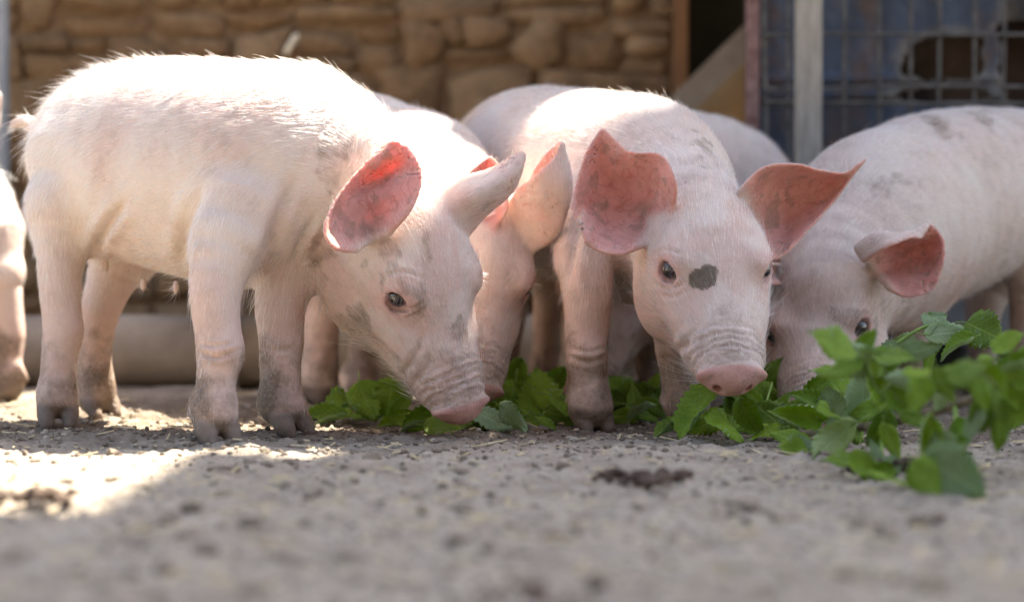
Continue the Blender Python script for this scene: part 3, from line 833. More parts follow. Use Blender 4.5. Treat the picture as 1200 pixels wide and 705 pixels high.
    for er in ears:
        rows = [np.array([W(*q) for q in r]) for r in er['rows']]
        nc = len(rows[0]); A = np.array(rows)                       # stations x across x 3
        nu = 26; AA = crom(A.reshape(len(A), -1), nu).reshape(-1, nc, 3)
        if nc == 3:
            t = np.linspace(0, 1, 150)[None, :, None]
            Pn = AA[:, 0:1] * (2 * (t - .5) * (t - 1)) + AA[:, 1:2] * (4 * t * (1 - t)) + AA[:, 2:3] * (2 * t * (t - .5))
        else:
            Pn = np.stack([crom(r, 44) for r in AA], 0)
        nm = np.cross(np.gradient(Pn, axis=0), np.gradient(Pn, axis=1)); nm /= np.linalg.norm(nm, axis=2)[..., None] + 1e-9
        ins = np.sign(((nm * er['inside']).sum(2)).mean()) if 'inside' in er else np.sign((nm * ((AA[:, :1] + AA[:, -1:]) / 2 - Pn[:, Pn.shape[1] // 2:Pn.shape[1] // 2 + 1])).sum())
        nm = nm * ins
        uu = np.linspace(0, 1, Pn.shape[0])[:, None] + 0 * Pn[..., 0]; ss = np.linspace(-1, 1, Pn.shape[1])[None, :] + 0 * uu
        tau = .0019 + .0014 * (1 - uu) ** 1.5 - .0002 * np.abs(ss) ** 4 + .0015 * np.exp(-(uu / .12) ** 2)
        tau = np.maximum(tau, .74 * h)
        # gentle unevenness
        Pn = Pn + nm * ((noise(Pn, 34, 3) - .5) * .0042)[..., None]
        pts = Pn.reshape(-1, 3)
        # even spacing: thin out the crowded samples
        key = np.round(pts / .0011).astype(int); _, ui = np.unique(key, axis=0, return_index=True)
        B.shell(pts[ui], tau.reshape(-1)[ui], .007)
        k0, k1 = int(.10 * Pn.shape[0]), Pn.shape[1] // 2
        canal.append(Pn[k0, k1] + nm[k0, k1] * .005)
        esamp.append((pts[ui], nm.reshape(-1, 3)[ui], uu.reshape(-1)[ui], ss.reshape(-1)[ui]))
        mid = AA[:, nc // 2]; d = np.gradient(mid, axis=0); d /= np.linalg.norm(d, axis=1)[:, None]
        for q, t in zip(mid, d): B.flow.append((*q, *t, .02))
    if extras: extras(B, H, R)
    D, lo = B.solve()
    V, F = surface_nets(D, lo, h); del D
    V = smooth_mesh(V, F, V, 2, .45)
    # ---- folds of the skin: shallow creases pressed into the near side
    nv = np.zeros_like(V); fn = np.cross(V[F[:, 2]] - V[F[:, 0]], V[F[:, 3]] - V[F[:, 1]])
    for q in range(4): 
        for a_ in range(3): nv[:, a_] += np.bincount(F[:, q], fn[:, a_], len(V))
    nv /= np.linalg.norm(nv, axis=1)[:, None] + 1e-12
    dsp = np.zeros(len(V))
    for pl, wpx, dep, dmax in creases:
        P = crom([W(*q, dmax) for q in pl], 8)
        near = np.where(V[:, 1] < dmax)[0]; vx = np.stack([V[near, 0] / V[near, 1], (V[near, 2] - CAM_H) / V[near, 1]], 1) * FPX
        px_ = np.stack([P[:, 0] / P[:, 1], (P[:, 2] - CAM_H) / P[:, 1]], 1) * FPX; best = np.full(len(near), 1e9); tt = np.zeros(len(near))
        for i in range(len(px_) - 1):
            u = px_[i + 1] - px_[i]; t = np.clip(((vx - px_[i]) @ u) / (u @ u), 0, 1); dd = np.linalg.norm(vx - px_[i] - t[:, None] * u, axis=1)
            m = dd < best; best[m] = dd[m]; tt[m] = (i + t[m]) / (len(px_) - 1)
        f = dep * (np.exp(-(best / (wpx * .5)) ** 2) - .55 * np.exp(-((best - wpx * 1.1) / (wpx * .7)) ** 2)) * np.clip(np.minimum(tt, 1 - tt) * 4 + .15, 0, 1) * (nv[near, 1] < .1)
        dsp[near] += f * 1.35
    H0 = ((V - O) @ R) / S; wob = (fbm(V, 55, 3, 41) - .5) * .012; up_ = sstep(-.048, -.020, H0[:, 2]) * (np.linalg.norm(H0 - (.1, 0, -.02), axis=1) < .08)
    for xb, am in ((.1035, .0009), (.1125, .0014), (.1205, .0019), (.128, .0019)):
        xx = H0[:, 0] + wob + .9 * H0[:, 1] ** 2 * (noise(V, 20, 6) - .2)
        dsp += am * S * (np.exp(-((xx - xb) / .0019) ** 2) - .6 * np.exp(-((xx - xb - .0042) / .0022) ** 2)) * up_
    crease = np.clip(dsp / .0022, 0, 1)
    V = V - nv * dsp[:, None]
    # ---- masks
    n = len(V)
    Hc = ((V - O) @ R) / S
    inner = np.zeros(n); eard = np.full(n, 9.0); euu = np.zeros(n)
    for pts, nm, uu, ss in esamp:
        m = np.where(((V > pts.min(0) - .02) & (V < pts.max(0) + .02)).all(1))[0]
        kd = KDTree(len(pts))
        for i, q in enumerate(pts): kd.insert(q, i)
        kd.balance()
        for i in m:
            _, j, dd = kd.find(V[i])
            if dd < .017 and dd < eard[i]:
                eard[i] = dd; euu[i] = uu[j]
                w_ = V[i] - pts[j]
                inner[i] = (1.0 if w_.dot(nm[j]) > .0002 else (0.35 if abs(ss[j]) > .95 else 0)) * min(1, max(0, (uu[j] - .0) / .06)) * (1 if dd < .010 else (.017 - dd) / .007)
    inner = smooth_mesh(V, F, inner[:, None], 6, .5)[:, 0]
    dx = (Hc[:, 0] - .143) * math.cos(.42) - (Hc[:, 2] + .0285) * math.sin(.42); rS = np.hypot(Hc[:, 1] / .04, (Hc[:, 2] + .0285) / .03)
    snout = sstep(-.006, -.001, dx) * (rS < 1.4) * (Hc[:, 0] < .18)
    eye = np.maximum(*[np.exp(-(np.linalg.norm(Hc - (.018, s_ * .060, .028), axis=1) / .020) ** 2) for s_ in (-1, 1)])
    eye = eye * 1.1
    wr = sstep(.085, .122, Hc[:, 0]) * (1 - snout) * (Hc[:, 0] < .16) * (np.abs(Hc[:, 1]) < .055) * sstep(-.06, -.02, Hc[:, 2])
    g_ = fbm(V, 22, 4, 31)
    mud = np.zeros(n)
    leg_m = sstep(.17, .03, V[:, 2] + .14 * (g_ - .5))
    isleg = np.zeros(n)
    for f3 in feet: isleg = np.maximum(isleg, (np.hypot(V[:, 0] - f3[0], V[:, 1] - f3[1]) < .085) * 1.0)
    mud = np.maximum(mud, leg_m * isleg * (.46 + .46 * sstep(.4, .65, fbm(V, 16, 3, 77))))
    hoof = isleg * sstep(.033, .022, V[:, 2] + .016 * (g_ - .5)) * .9
    nh = np.linalg.norm(Hc - (.03, 0, -.01), axis=1) < .16
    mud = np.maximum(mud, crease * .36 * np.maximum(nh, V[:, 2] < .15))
    mud = np.maximum(mud, nh * .46 * sstep(.52, .68, fbm(V, 26, 4, 15)) * (.35 + .65 * sstep(.45, .6, fbm(V, 9, 2, 19))))
    snd = sstep(.03, .12, Hc[:, 0]) * (Hc[:, 0] < .17) * (np.linalg.norm(Hc, axis=1) < .2)
    mud = np.maximum(mud, snd * .34 * (1 - snout))
    for (hx, hy, hz, r_, a_) in mudspots:
        q = np.linalg.norm(Hc - (hx, hy, hz), axis=1) + (fbm(V, 75, 4, 3) - .5) * r_ * 1.9
        mud = np.maximum(mud, a_ * sstep(r_ * 1.1, r_ * .75, q))
    for (sx, sy, sd, r_, a_) in bodyspots:
        q = np.linalg.norm((V - W(sx, sy, sd)) * (1, .6, .75), axis=1) + (fbm(V * (1, 1, .5), 55, 4, 5) - .5) * r_ * 2.4
        mud = np.maximum(mud, a_ * sstep(r_ * 1.0, r_ * .35, q))
    if earmud is None: earmud = .42
    mud = np.maximum(mud, sstep(.5, .95, inner) * earmud * sstep(.48, .68, fbm(V, 75, 4, 12)))
    for c in canal: mud = np.maximum(mud, .5 * sstep(.034, .002, np.linalg.norm(V - c, axis=1) + (fbm(V, 48, 4, 6) - .5) * .060) * inner)  # ear wax brown; shade of the unmodelled canal is painted in with it
    pink = np.zeros(n)
    pink = np.maximum(pink, .55 * isleg * sstep(.22, .10, V[:, 2]) * (1 - leg_m * .3))
    pink = np.maximum(pink, .35 * sstep(-.02, -.07, Hc[:, 2]) * (np.linalg.norm(Hc, axis=1) < .18))
    pink = np.maximum(pink, .32 * sstep(.24, .15, V[:, 2]))
    pink = np.maximum(pink, .58 * nh * sstep(.46, .66, fbm(V, 15, 3, 61)))
    pink = np.maximum(pink, .26 * sstep(.52, .70, fbm(V, 7, 3, 62)))
    pink = np.maximum(pink, .30 * (eard < .01))
    org = np.array([base[0], base[1], 0.0])
    me = mesh_np(name, V - org, F, [MAT['skin']], True)
    def cattr(nm_, r, g, b):
        at = me.attributes.new(nm_, 'FLOAT_COLOR', 'POINT'); at.data.foreach_set('color', np.stack([r, g, b, np.ones(n)], 1).astype(np.float32).ravel())
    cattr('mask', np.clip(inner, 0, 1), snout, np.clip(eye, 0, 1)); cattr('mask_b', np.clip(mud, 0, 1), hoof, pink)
    at = me.attributes.new('wrinkle', 'FLOAT', 'POINT'); at.data.foreach_set('value', wr.astype(np.float32))
    at = me.attributes.new('headco', 'FLOAT_VECTOR', 'POINT'); at.data.foreach_set('vector', Hc.astype(np.float32).ravel())
    ob = bpy.data.objects.new(name, me); ob.location = org; link(ob)
    ob.color = (dust_shade, dust_shade, dust_shade, 1)
    tag(ob, label, 'pig', group)
    # eyeballs
    ev, ef = ico2(); 
    for e in eyes:
        vv = ev * .0126 * S
        mb = mesh_np('eye', vv, ef, [MAT['eye']], True)
        eo = bpy.data.objects.new('eye', mb); eo.location = e - org; link(eo, ob)
    # ---- bristles
    nrm = np.zeros(n * 3, np.float32); me.vertices.foreach_get('normal', nrm); nrm = nrm.reshape(-1, 3)
    r = np.random.default_rng(abs(hash(label)) % 1000 if False else len(label) * 13)
    qi = r.integers(0, len(F), nhair); wq = r.dirichlet((1, 1, 1, 1), nhair)
    root = (V[F[qi]] * wq[..., None]).sum(1); nn = (nrm[F[qi]] * wq[..., None]).sum(1); nn /= np.linalg.norm(nn, axis=1)[:, None] + 1e-9
    vi = F[qi, 0]
    hc = Hc[vi]; nearhead = np.linalg.norm(hc, axis=1) < .2
    keep = (snout[vi] < .2) & (eye[vi] < .75) & (hoof[vi] < .3) & (mud[vi] < .4 + .6 * r.random(nhair)) & (r.random(nhair) > inner[vi] * .93) & (wr[vi] * .6 < r.random(nhair))
    root, nn, vi, hc, nearhead = root[keep], nn[keep], vi[keep], hc[keep], nearhead[keep]; m = len(root)
    FL = np.array(B.flow); fl = np.zeros((m, 3))
    for a0 in range(0, m, 4000):
        q = root[a0:a0 + 4000]; dd = np.linalg.norm(q[:, None] - FL[None, :, :3], axis=2) - FL[None, :, 6]
        j = np.argsort(dd, axis=1)[:, :3]; fl[a0:a0 + 4000] = FL[j, 3:6].mean(1)
    onleg = isleg[vi] * (root[:, 2] < .16)
    fl[:, 2] -= .35 * (1 - nearhead)
    fl -= nn * (fl * nn).sum(1)[:, None]; fl /= np.linalg.norm(fl, axis=1)[:, None] + 1e-6
    swirl = (np.stack([noise(root, 14, 51), noise(root, 14, 52), noise(root, 14, 53)], 1) - .5) * 1.0
    ln = .0098 * np.exp(r.normal(size=m) * .30)
    ln = np.where(onleg, ln * .55, ln)
    ln = np.where(r.random(m) < .05, ln * 1.7, ln)
    ln = np.where(eard[vi] < .01, ln * .62, ln)
    chin = nearhead & (hc[:, 2] < -.035) & (r.random(m) < .35); ln = np.where(chin, ln * 1.9, ln)
    brow = nearhead & (np.abs(hc[:, 0]) < .02) & (hc[:, 2] > .028) & (hc[:, 2] < .05) & (np.abs(hc[:, 1]) > .035) & (r.random(m) < .5); ln = np.where(brow, ln * 1.5, ln)
    if longrear:
        rear = (np.linalg.norm(root - np.array(tr[0][:3]) - (0, 0, .05), axis=1) < .16) & (root[:, 2] > .33) & (r.random(m) < .30); ln = np.where(rear, ln * longrear, ln)
    else: rear = np.zeros(m, bool)
    lift = np.where(chin | rear, .8, .20) + .11 * r.normal(size=m)
    lift = np.where(onleg, .08, lift)
    dr = fl * .9 + nn * lift[:, None] + r.normal(size=(m, 3)) * .12 + swirl * .55
    dr /= np.linalg.norm(dr, axis=1)[:, None]
    sg = np.array([0, .33, .68, 1.0])
    bend = (fl * 1.0 - nn * .30 + swirl * .3)
    P = root[:, None] - nn[:, None] * .0006 + (dr[:, None] * sg[None, :, None] + bend[:, None] * .35 * (sg ** 2)[None, :, None]) * ln[:, None, None]
    thick = (.00008 + .00006 * r.random(m)) * (1 + .5 * (ln > .02))
    if nhair > 30000:                                    # pale lashes on the upper lids
        LP = []
        for c, out, up in lash:
            a_ = np.cross(up, out); a_ /= np.linalg.norm(a_)
            for th in np.linspace(.15, 2.99, 26):
                q = c + out * .0105 * S + (a_ * math.cos(th) * .0145 + up * math.sin(th) * .0105) * S
                d_ = out * .75 + up * .30 + a_ * math.cos(th) * .5 + r.normal(size=3) * .12; d_ /= np.linalg.norm(d_); l_ = .011 + .005 * r.random()
                LP.append(q + (d_ * sg[:, None] - up * .25 * (sg ** 2)[:, None]) * l_)
        P = np.concatenate([P, np.array(LP)]); thick = np.concatenate([thick, np.full(len(LP), .00016)]); m = len(P)
    cv = bpy.data.hair_curves.new('bristles'); cv.add_curves([4] * m)
    cv.attributes['position'].data.foreach_set('vector', (P - org).astype(np.float32).ravel())
    ra = cv.attributes.get('radius') or cv.attributes.new('radius', 'FLOAT', 'POINT')
    ra.data.foreach_set('value', (thick[:, None] * np.array([1, .9, .7, .25])[None]).astype(np.float32).ravel())
    cv.materials.append(MAT['hair'])
    ho = bpy.data.objects.new('bristles', cv); ho['kind'] = 'stuff'; link(ho, ob)
    return ob

QUICK = False
import time as _t
_t0 = _t.time()
def leg(foot, *st, turn=0, k=.90): return dict(foot=foot, st=st, turn=turn, k=k)

# A: the large pig at the left, nose in the leaves
A = make_pig('pig', 'large sunlit pig at left, snout in the leaves and one ear glowing red', W(215, 510, 2.42),
    [(106, 179, 2.585, .074, .092), (142, 185, 2.55, .102, .119), (210, 194, 2.47, .120, .134), (290, 203, 2.40, .120, .133), (350, 208, 2.385, .100, .125)],
    [leg((252, 519, 2.232), (285, 255, 2.31, .062), (262, 300, 2.28, .043), (252, 345, 2.262, .0325), (255, 385, 2.255, .0295), (257, 412, 2.25, .0290), (253, 450, 2.242, .0250), (251, 482, 2.235, .0265), turn=-25),
     leg((337, 511, 2.335), (348, 275, 2.375, .055), (336, 320, 2.362, .040), (328, 365, 2.355, .033), (330, 400, 2.35, .0295), (327, 440, 2.345, .0255), (329, 472, 2.34, .0262), turn=-10),
     leg((67, 500, 2.467), (112, 215, 2.535, .095), (82, 265, 2.505, .053), (71, 308, 2.49, .0325), (71, 350, 2.483, .0280), (73, 388, 2.478, .0272), (68, 430, 2.472, .0245), (66, 465, 2.468, .0245), turn=-40),
     leg((114, 489, 2.62), (160, 262, 2.62, .068), (135, 318, 2.615, .039), (118, 362, 2.61, .0295), (111, 400, 2.615, .0262), (110, 440, 2.62, .0245), (112, 463, 2.622, .0250), turn=-15)],
    (490, 338, 2.32, 58, 58, 20),
    [dict(rows=[[(418, 292, 2.238), (436, 280, 2.258), (456, 274, 2.243)], [(392, 291, 2.213), (430, 262, 2.262), (478, 250, 2.228)], [(380, 268, 2.213), (428, 236, 2.262), (494, 215, 2.238)],
                [(400, 226, 2.233), (440, 210, 2.278), (491, 190, 2.253)], [(430, 190, 2.258), (452, 186, 2.262), (480, 174, 2.271)], [(452, 170, 2.278), (461, 166, 2.262), (468, 167, 2.262)]]),
     dict(rows=[[(545, 276, 2.34), (530, 250, 2.312), (514, 224, 2.35)], [(569, 252, 2.36), (556, 230, 2.308), (549, 207, 2.36)], [(594, 232, 2.36), (582, 214, 2.318), (575, 198, 2.36)], [(607, 209, 2.352), (602, 199, 2.332), (596, 188, 2.352)], [(615, 182, 2.35), (613, 180, 2.348), (610, 178, 2.35)]])],
    (.82, -.57), .0028, dust_shade=.06, tail=[(46, 152, 2.60, .011), (30, 142, 2.61, .0085), (17, 146, 2.615, .0055)],
    teats=[(124, 312, 2.50), (168, 333, 2.44), (206, 336, 2.40)], neck=[(398, 226, 2.385, .080, .104), (440, 256, 2.36, .064, .080)],
    mudspots=[(.005, -.060, -.038, .026, .55), (.060, -.045, -.030, .022, .45), (.09, -.04, -.045, .020, .45), (-.035, -.056, .03, .018, .4), (.02, -.06, -.06, .034, .38), (.10, -.03, -.02, .03, .4), (-.03, -.05, .045, .02, .35)], nhair=72000, longrear=1.45, bodyspots=[(395, 195, 2.29, .04, .42), (185, 258, 2.39, .025, .4), (175, 270, 2.39, .015, .5), (330, 290, 2.28, .05, .22), (375, 330, 2.28, .03, .4), (250, 90, 2.45, .03, .25), (300, 310, 2.26, .04, .25)],
    creases=[([(106, 302), (122, 272), (148, 236)], 11, .0060, 2.53), ([(212, 308), (220, 262), (240, 215)], 13, .0040, 2.42), ([(296, 335), (312, 295), (330, 245), (348, 205)], 14, .0050, 2.36), ([(368, 350), (366, 322), (376, 298)], 10, .0040, 2.32), ([(340, 320), (352, 285), (372, 250)], 9, .003, 2.32),
        ([(232, 413), (255, 418), (280, 410)], 5, .0024, 2.28), ([(230, 402), (255, 405), (278, 399)], 4, .0016, 2.28), ([(308, 405), (328, 411), (348, 404)], 5, .0022, 2.37), ([(450, 356), (474, 364), (497, 354)], 4, .0015, 2.33), ([(446, 345), (472, 372), (505, 358)], 4, .0011, 2.33), ([(448, 326), (472, 318), (496, 326)], 4, .0014, 2.33), ([(468, 446), (488, 414), (496, 392)], 8, .0022, 2.33), ([(482, 455), (500, 430), (505, 410)], 6, .0014, 2.33)])
print('pig A', round(_t.time() - _t0, 1), len(A.data.vertices))

# C: the pig in the middle, facing the camera
C = make_pig('pig', 'middle pig facing the camera, both red ears spread, mud spot beside its eye', W(690, 500, 2.6),
    [(592, 205, 3.05, .092, .104), (620, 206, 2.95, .120, .130), (658, 215, 2.80, .124, .135), (705, 222, 2.68, .122, .132), (752, 236, 2.58, .108, .124)],
    [leg((692, 503, 2.425), (694, 250, 2.53, .056), (686, 300, 2.475, .043), (689, 345, 2.445, .0345), (688, 385, 2.435, .0310), (687, 415, 2.43, .0295), (690, 450, 2.425, .0268), (692, 476, 2.42, .0275)),
     leg((808, 505, 2.405), (800, 300, 2.45, .050), (795, 370, 2.42, .034), (793, 410, 2.41, .0295), (800, 450, 2.405, .0265), (805, 474, 2.402, .0270), turn=20),
     leg((592, 465, 3.02), (592, 260, 3.0, .085), (584, 320, 3.0, .048), (597, 365, 3.0, .030), (592, 400, 3.02, .027), (591, 440, 3.02, .025)),
     leg((640, 462, 3.08), (660, 280, 3.08, .075), (650, 335, 3.06, .040), (643, 370, 3.08, .028), (640, 410, 3.08, .025), (640, 440, 3.08, .025))],
    (833, 328, 2.33, 8, 36, 0),
    [dict(rows=[[(750, 288, 2.335), (770, 266, 2.375), (787, 250, 2.335)], [(722, 297, 2.315), (744, 248, 2.385), (792, 216, 2.31)], [(690, 284, 2.315), (718, 234, 2.385), (774, 184, 2.32)],
                [(673, 240, 2.33), (703, 210, 2.378), (738, 178, 2.34)], [(685, 186, 2.35), (700, 181, 2.368), (722, 166, 2.355)], [(702, 155, 2.36), (706, 152, 2.362), (711, 155, 2.36)]]),
     dict(rows=[[(893, 298, 2.365), (882, 262, 2.40), (868, 224, 2.355)], [(915, 301, 2.37), (915, 245, 2.425), (893, 199, 2.35)], [(945, 272, 2.385), (942, 230, 2.425), (926, 192, 2.355)], [(972, 240, 2.40), (970, 219, 2.42), (962, 200, 2.375)], [(993, 214, 2.40), (992, 209, 2.41), (988, 203, 2.39)], [(1014, 188, 2.40), (1013, 187, 2.402), (1012, 186, 2.40)]])],
    (.36, -.93), .0028, dust_shade=.20, neck=[(796, 262, 2.46, .078, .098)],
    mudspots=[(.046, -.022, .040, .0145, 1.3), (.06, .0, .022, .030, .22), (.10, .0, .012, .030, .30)], bodyspots=[(822, 168, 2.45, .030, .5), (836, 196, 2.42, .03, .45), (700, 130, 2.62, .03, .3)],
    creases=[([(664, 335), (672, 290), (688, 235)], 12, .0045, 2.55), ([(742, 398), (782, 412), (812, 400)], 8, .0028, 2.33), ([(764, 332), (785, 338), (806, 330)], 4, .0016, 2.33), ([(768, 342), (788, 349), (808, 340)], 4, .0010, 2.33), ([(762, 300), (782, 292), (803, 300)], 4, .0014, 2.33), ([(668, 418), (690, 424), (712, 416)], 5, .0026, 2.46), ([(668, 408), (690, 412), (712, 406)], 4, .0014, 2.46), ([(800, 420), (806, 396), (822, 380)], 7, .0018, 2.33)], nhair=62000)
print('pig C', round(_t.time() - _t0, 1), len(C.data.vertices))

# E: the pig at the right, facing the camera with its head low
E_ = make_pig('pig', 'shaded pig at right, mud streaks on its back, head low behind a green branch', W(1080, 470, 2.9),
    [(1268, 222, 3.12, .092, .100), (1212, 216, 3.05, .116, .112), (1140, 228, 2.95, .128, .130), (1080, 248, 2.84, .128, .138), (1030, 272, 2.74, .114, .126)],
    [leg((1070, 481, 2.74), (1085, 320, 2.78, .050), (1074, 370, 2.75, .0335), (1071, 410, 2.74, .029), (1070, 450, 2.74, .027)),
     leg((985, 484, 2.70), (985, 330, 2.72, .050), (985, 370, 2.70, .034), (985, 410, 2.70, .029), (985, 455, 2.70, .027)),
     leg((1150, 460, 3.12), (1175, 290, 3.12, .075), (1155, 345, 3.10, .040), (1152, 390, 3.12, .027), (1151, 435, 3.12, .026)),
     leg((1203, 468, 2.97), (1225, 270, 2.98, .09), (1212, 325, 2.95, .048), (1204, 370, 2.96, .030), (1203, 440, 2.97, .026))],
    (962, 404, 2.57, -15, 22, 6),
    [dict(rows=[[(1012, 305, 2.490), (1004, 290, 2.505), (1025, 318, 2.545), (1042, 338, 2.515)], [(1038, 290, 2.467), (1030, 273, 2.495), (1046, 306, 2.560), (1062, 347, 2.515)], [(1065, 280, 2.475), (1058, 274, 2.495), (1073, 296, 2.560), (1092, 340, 2.515)], [(1080, 278, 2.495), (1080, 266, 2.505), (1090, 286, 2.545), (1105, 308, 2.520)], [(1086, 266, 2.510), (1089, 263, 2.515), (1098, 271, 2.530), (1106, 283, 2.525)]], inside=(-.2, -.95, .1)),
     dict(rows=[[(912, 332, 2.57), (905, 318, 2.60), (915, 303, 2.58)], [(890, 332, 2.56), (886, 312, 2.61), (892, 290, 2.58)], [(866, 300, 2.60), (865, 299, 2.602), (864, 298, 2.60)]])],
    (-.52, -.85), .0031, neck=[(992, 316, 2.65, .086, .098), (975, 352, 2.60, .068, .080)], mudspots=[], bodyspots=[(1098, 136, 2.78, .030, .6), (1108, 150, 2.76, .026, .5), (1150, 132, 2.85, .034, .5), (1170, 165, 2.86, .03, .55), (1165, 215, 2.83, .034, .42), (1150, 250, 2.80, .04, .35), (1160, 300, 2.84, .03, .35), (1060, 230, 2.66, .045, .30), (1035, 222, 2.62, .03, .35)], nhair=52000, dust_shade=.36, teats=[(1110, 352, 2.85)])
print('pig E', round(_t.time() - _t0, 1), len(E_.data.vertices))

# B: behind the large pig, face between it and the middle pig
B_ = make_pig('pig', 'pig squeezed between the large pig and the middle pig, face half hidden', W(380, 470, 2.95),
    [(264, 212, 3.28, .090, .105), (300, 208, 3.15, .120, .132), (360, 206, 3.0, .126, .134), (428, 216, 2.84, .120, .130), (486, 240, 2.71, .104, .116)],
    [leg((372, 475, 2.845), (392, 290, 2.86, .055), (379, 350, 2.85, .038), (375, 390, 2.845, .0300), (376, 425, 2.845, .0285), (373, 452, 2.845, .0285)),
     leg((423, 470, 2.95), (450, 300, 2.9, .050), (434, 370, 2.93, .033), (427, 420, 2.95, .028), (423, 446, 2.95, .027)),
     leg((258, 455, 3.25), (262, 270, 3.22, .085), (255, 330, 3.22, .042), (258, 380, 3.24, .028), (258, 430, 3.25, .025)),
     leg((265, 450, 3.36), (275, 270, 3.34, .075), (265, 330, 3.34, .040), (266, 380, 3.35, .028), (265, 430, 3.36, .025))],
    (557, 331, 2.50, 5, 52, -16),
    [dict(rows=[[(586, 252, 2.50), (600, 286, 2.515), (592, 266, 2.545)], [(600, 234, 2.475), (626, 293, 2.49), (606, 246, 2.535)], [(609, 221, 2.455), (654, 274, 2.455), (616, 228, 2.505)], [(629, 205, 2.43), (669, 236, 2.435), (626, 200, 2.48)], [(647, 188, 2.425), (669, 200, 2.43), (642, 180, 2.455)], [(657, 169, 2.43), (659, 168, 2.431), (656, 167, 2.434)]], inside=(-.7, 0, .7)),
     dict(rows=[[(540, 275, 2.458), (552, 262, 2.483), (575, 270, 2.468)], [(532, 236, 2.443), (556, 230, 2.488), (594, 245, 2.458)], [(547, 206, 2.458), (566, 210, 2.488), (590, 206, 2.468)], [(572, 185, 2.478), (574, 184, 2.480), (577, 185, 2.478)]])],
    (.62, -.78), .0031, dust_shade=.22, neck=[(528, 266, 2.60, .078, .094), (550, 296, 2.545, .066, .078)], nhair=36000, earmud=.08)
print('pig B', round(_t.time() - _t0, 1), len(B_.data.vertices))

def local_ears(head):
    O = W(*head[:3]); R = head_axes(*head[3:6]); out = []
    def px(x, y, z):
        p = O + R @ np.array([x, y, z]); return (600 + p[0] / p[1] * FPX, HOR - (p[2] - CAM_H) / p[1] * FPX, p[1])
    for s in (-1, 1):
        out.append(dict(rows=[[px(-.03, s * .058, .040), px(-.062, s * .060, .046), px(-.088, s * .045, .045)], [px(-.02, s * .095, .062), px(-.068, s * .10, .064), px(-.11, s * .075, .075)], [px(-.03, s * .13, .06), px(-.06, s * .13, .072), px(-.09, s * .12, .08)], [px(-.02, s * .16, .05), px(-.022, s * .16, .052), px(-.026, s * .16, .054)]]))
    return out
hD = (712, 345, 2.86, -35, 50, 0)
D_ = make_pig('pig', 'pig mostly hidden behind the middle pig with only its rounded back showing', W(800, 470, 3.1),
    [(872, 245, 3.12, .090, .100), (845, 234, 3.10, .115, .120), (800, 230, 3.06, .124, .132), (755, 242, 3.02, .118, .126), (728, 262, 2.96, .10, .112)],
    [leg((718, 471, 2.92), (722, 320, 2.92, .048), (720, 380, 2.92, .031), (718, 420, 2.92, .027), (718, 448, 2.92, .026)),
     leg((765, 468, 2.97), (765, 320, 2.98, .048), (760, 380, 2.97, .031), (764, 420, 2.97, .027), (765, 446, 2.97, .026)),
     leg((850, 462, 3.10), (862, 280, 3.10, .078), (852, 335, 3.1, .042), (850, 385, 3.1, .028), (850, 435, 3.1, .025)),
     leg((880, 458, 3.18), (880, 280, 3.18, .075), (884, 335, 3.18, .040), (880, 385, 3.18, .028), (880, 435, 3.18, .025))],
    hD, local_ears(hD), (-.8, -.55), .0045, dust_shade=.25, nhair=14000)
hF = (-330, 380, 2.80, -60, 50, 0)
F_ = make_pig('pig', 'sunlit pig cut off by the left edge with only its rump and hind leg showing', W(-80, 470, 2.95),
    [(-56, 270, 2.97, .090, .105), (-86, 264, 2.96, .118, .130), (-150, 266, 2.94, .126, .136), (-220, 270, 2.90, .120, .132), (-270, 285, 2.87, .104, .118)],
    [leg((6, 471, 2.915), (-28, 290, 2.93, .078), (-2, 345, 2.92, .038), (8, 390, 2.92, .029), (5, 425, 2.918, .0265), (6, 450, 2.916, .026)),
     leg((-50, 464, 3.05), (-60, 290, 3.05, .075), (-48, 345, 3.04, .038), (-46, 390, 3.04, .029), (-50, 440, 3.05, .026)),
     leg((-240, 476, 2.83), (-235, 320, 2.83, .048), (-240, 380, 2.83, .031), (-240, 420, 2.83, .027), (-240, 450, 2.83, .026)),
     leg((-220, 466, 2.98), (-215, 320, 2.98, .048), (-220, 380, 2.98, .031), (-220, 420, 2.98, .027), (-220, 445, 2.98, .026))],
    hF, local_ears(hF), (-.92, -.35), .0045, tail=[(-22, 195, 2.97, .013), (-12, 165, 2.975, .011), (-6, 140, 2.975, .010), (-2, 112, 2.97, .007)], nhair=14000, longrear=1.6)
print('pigs', round(_t.time() - _t0, 1))

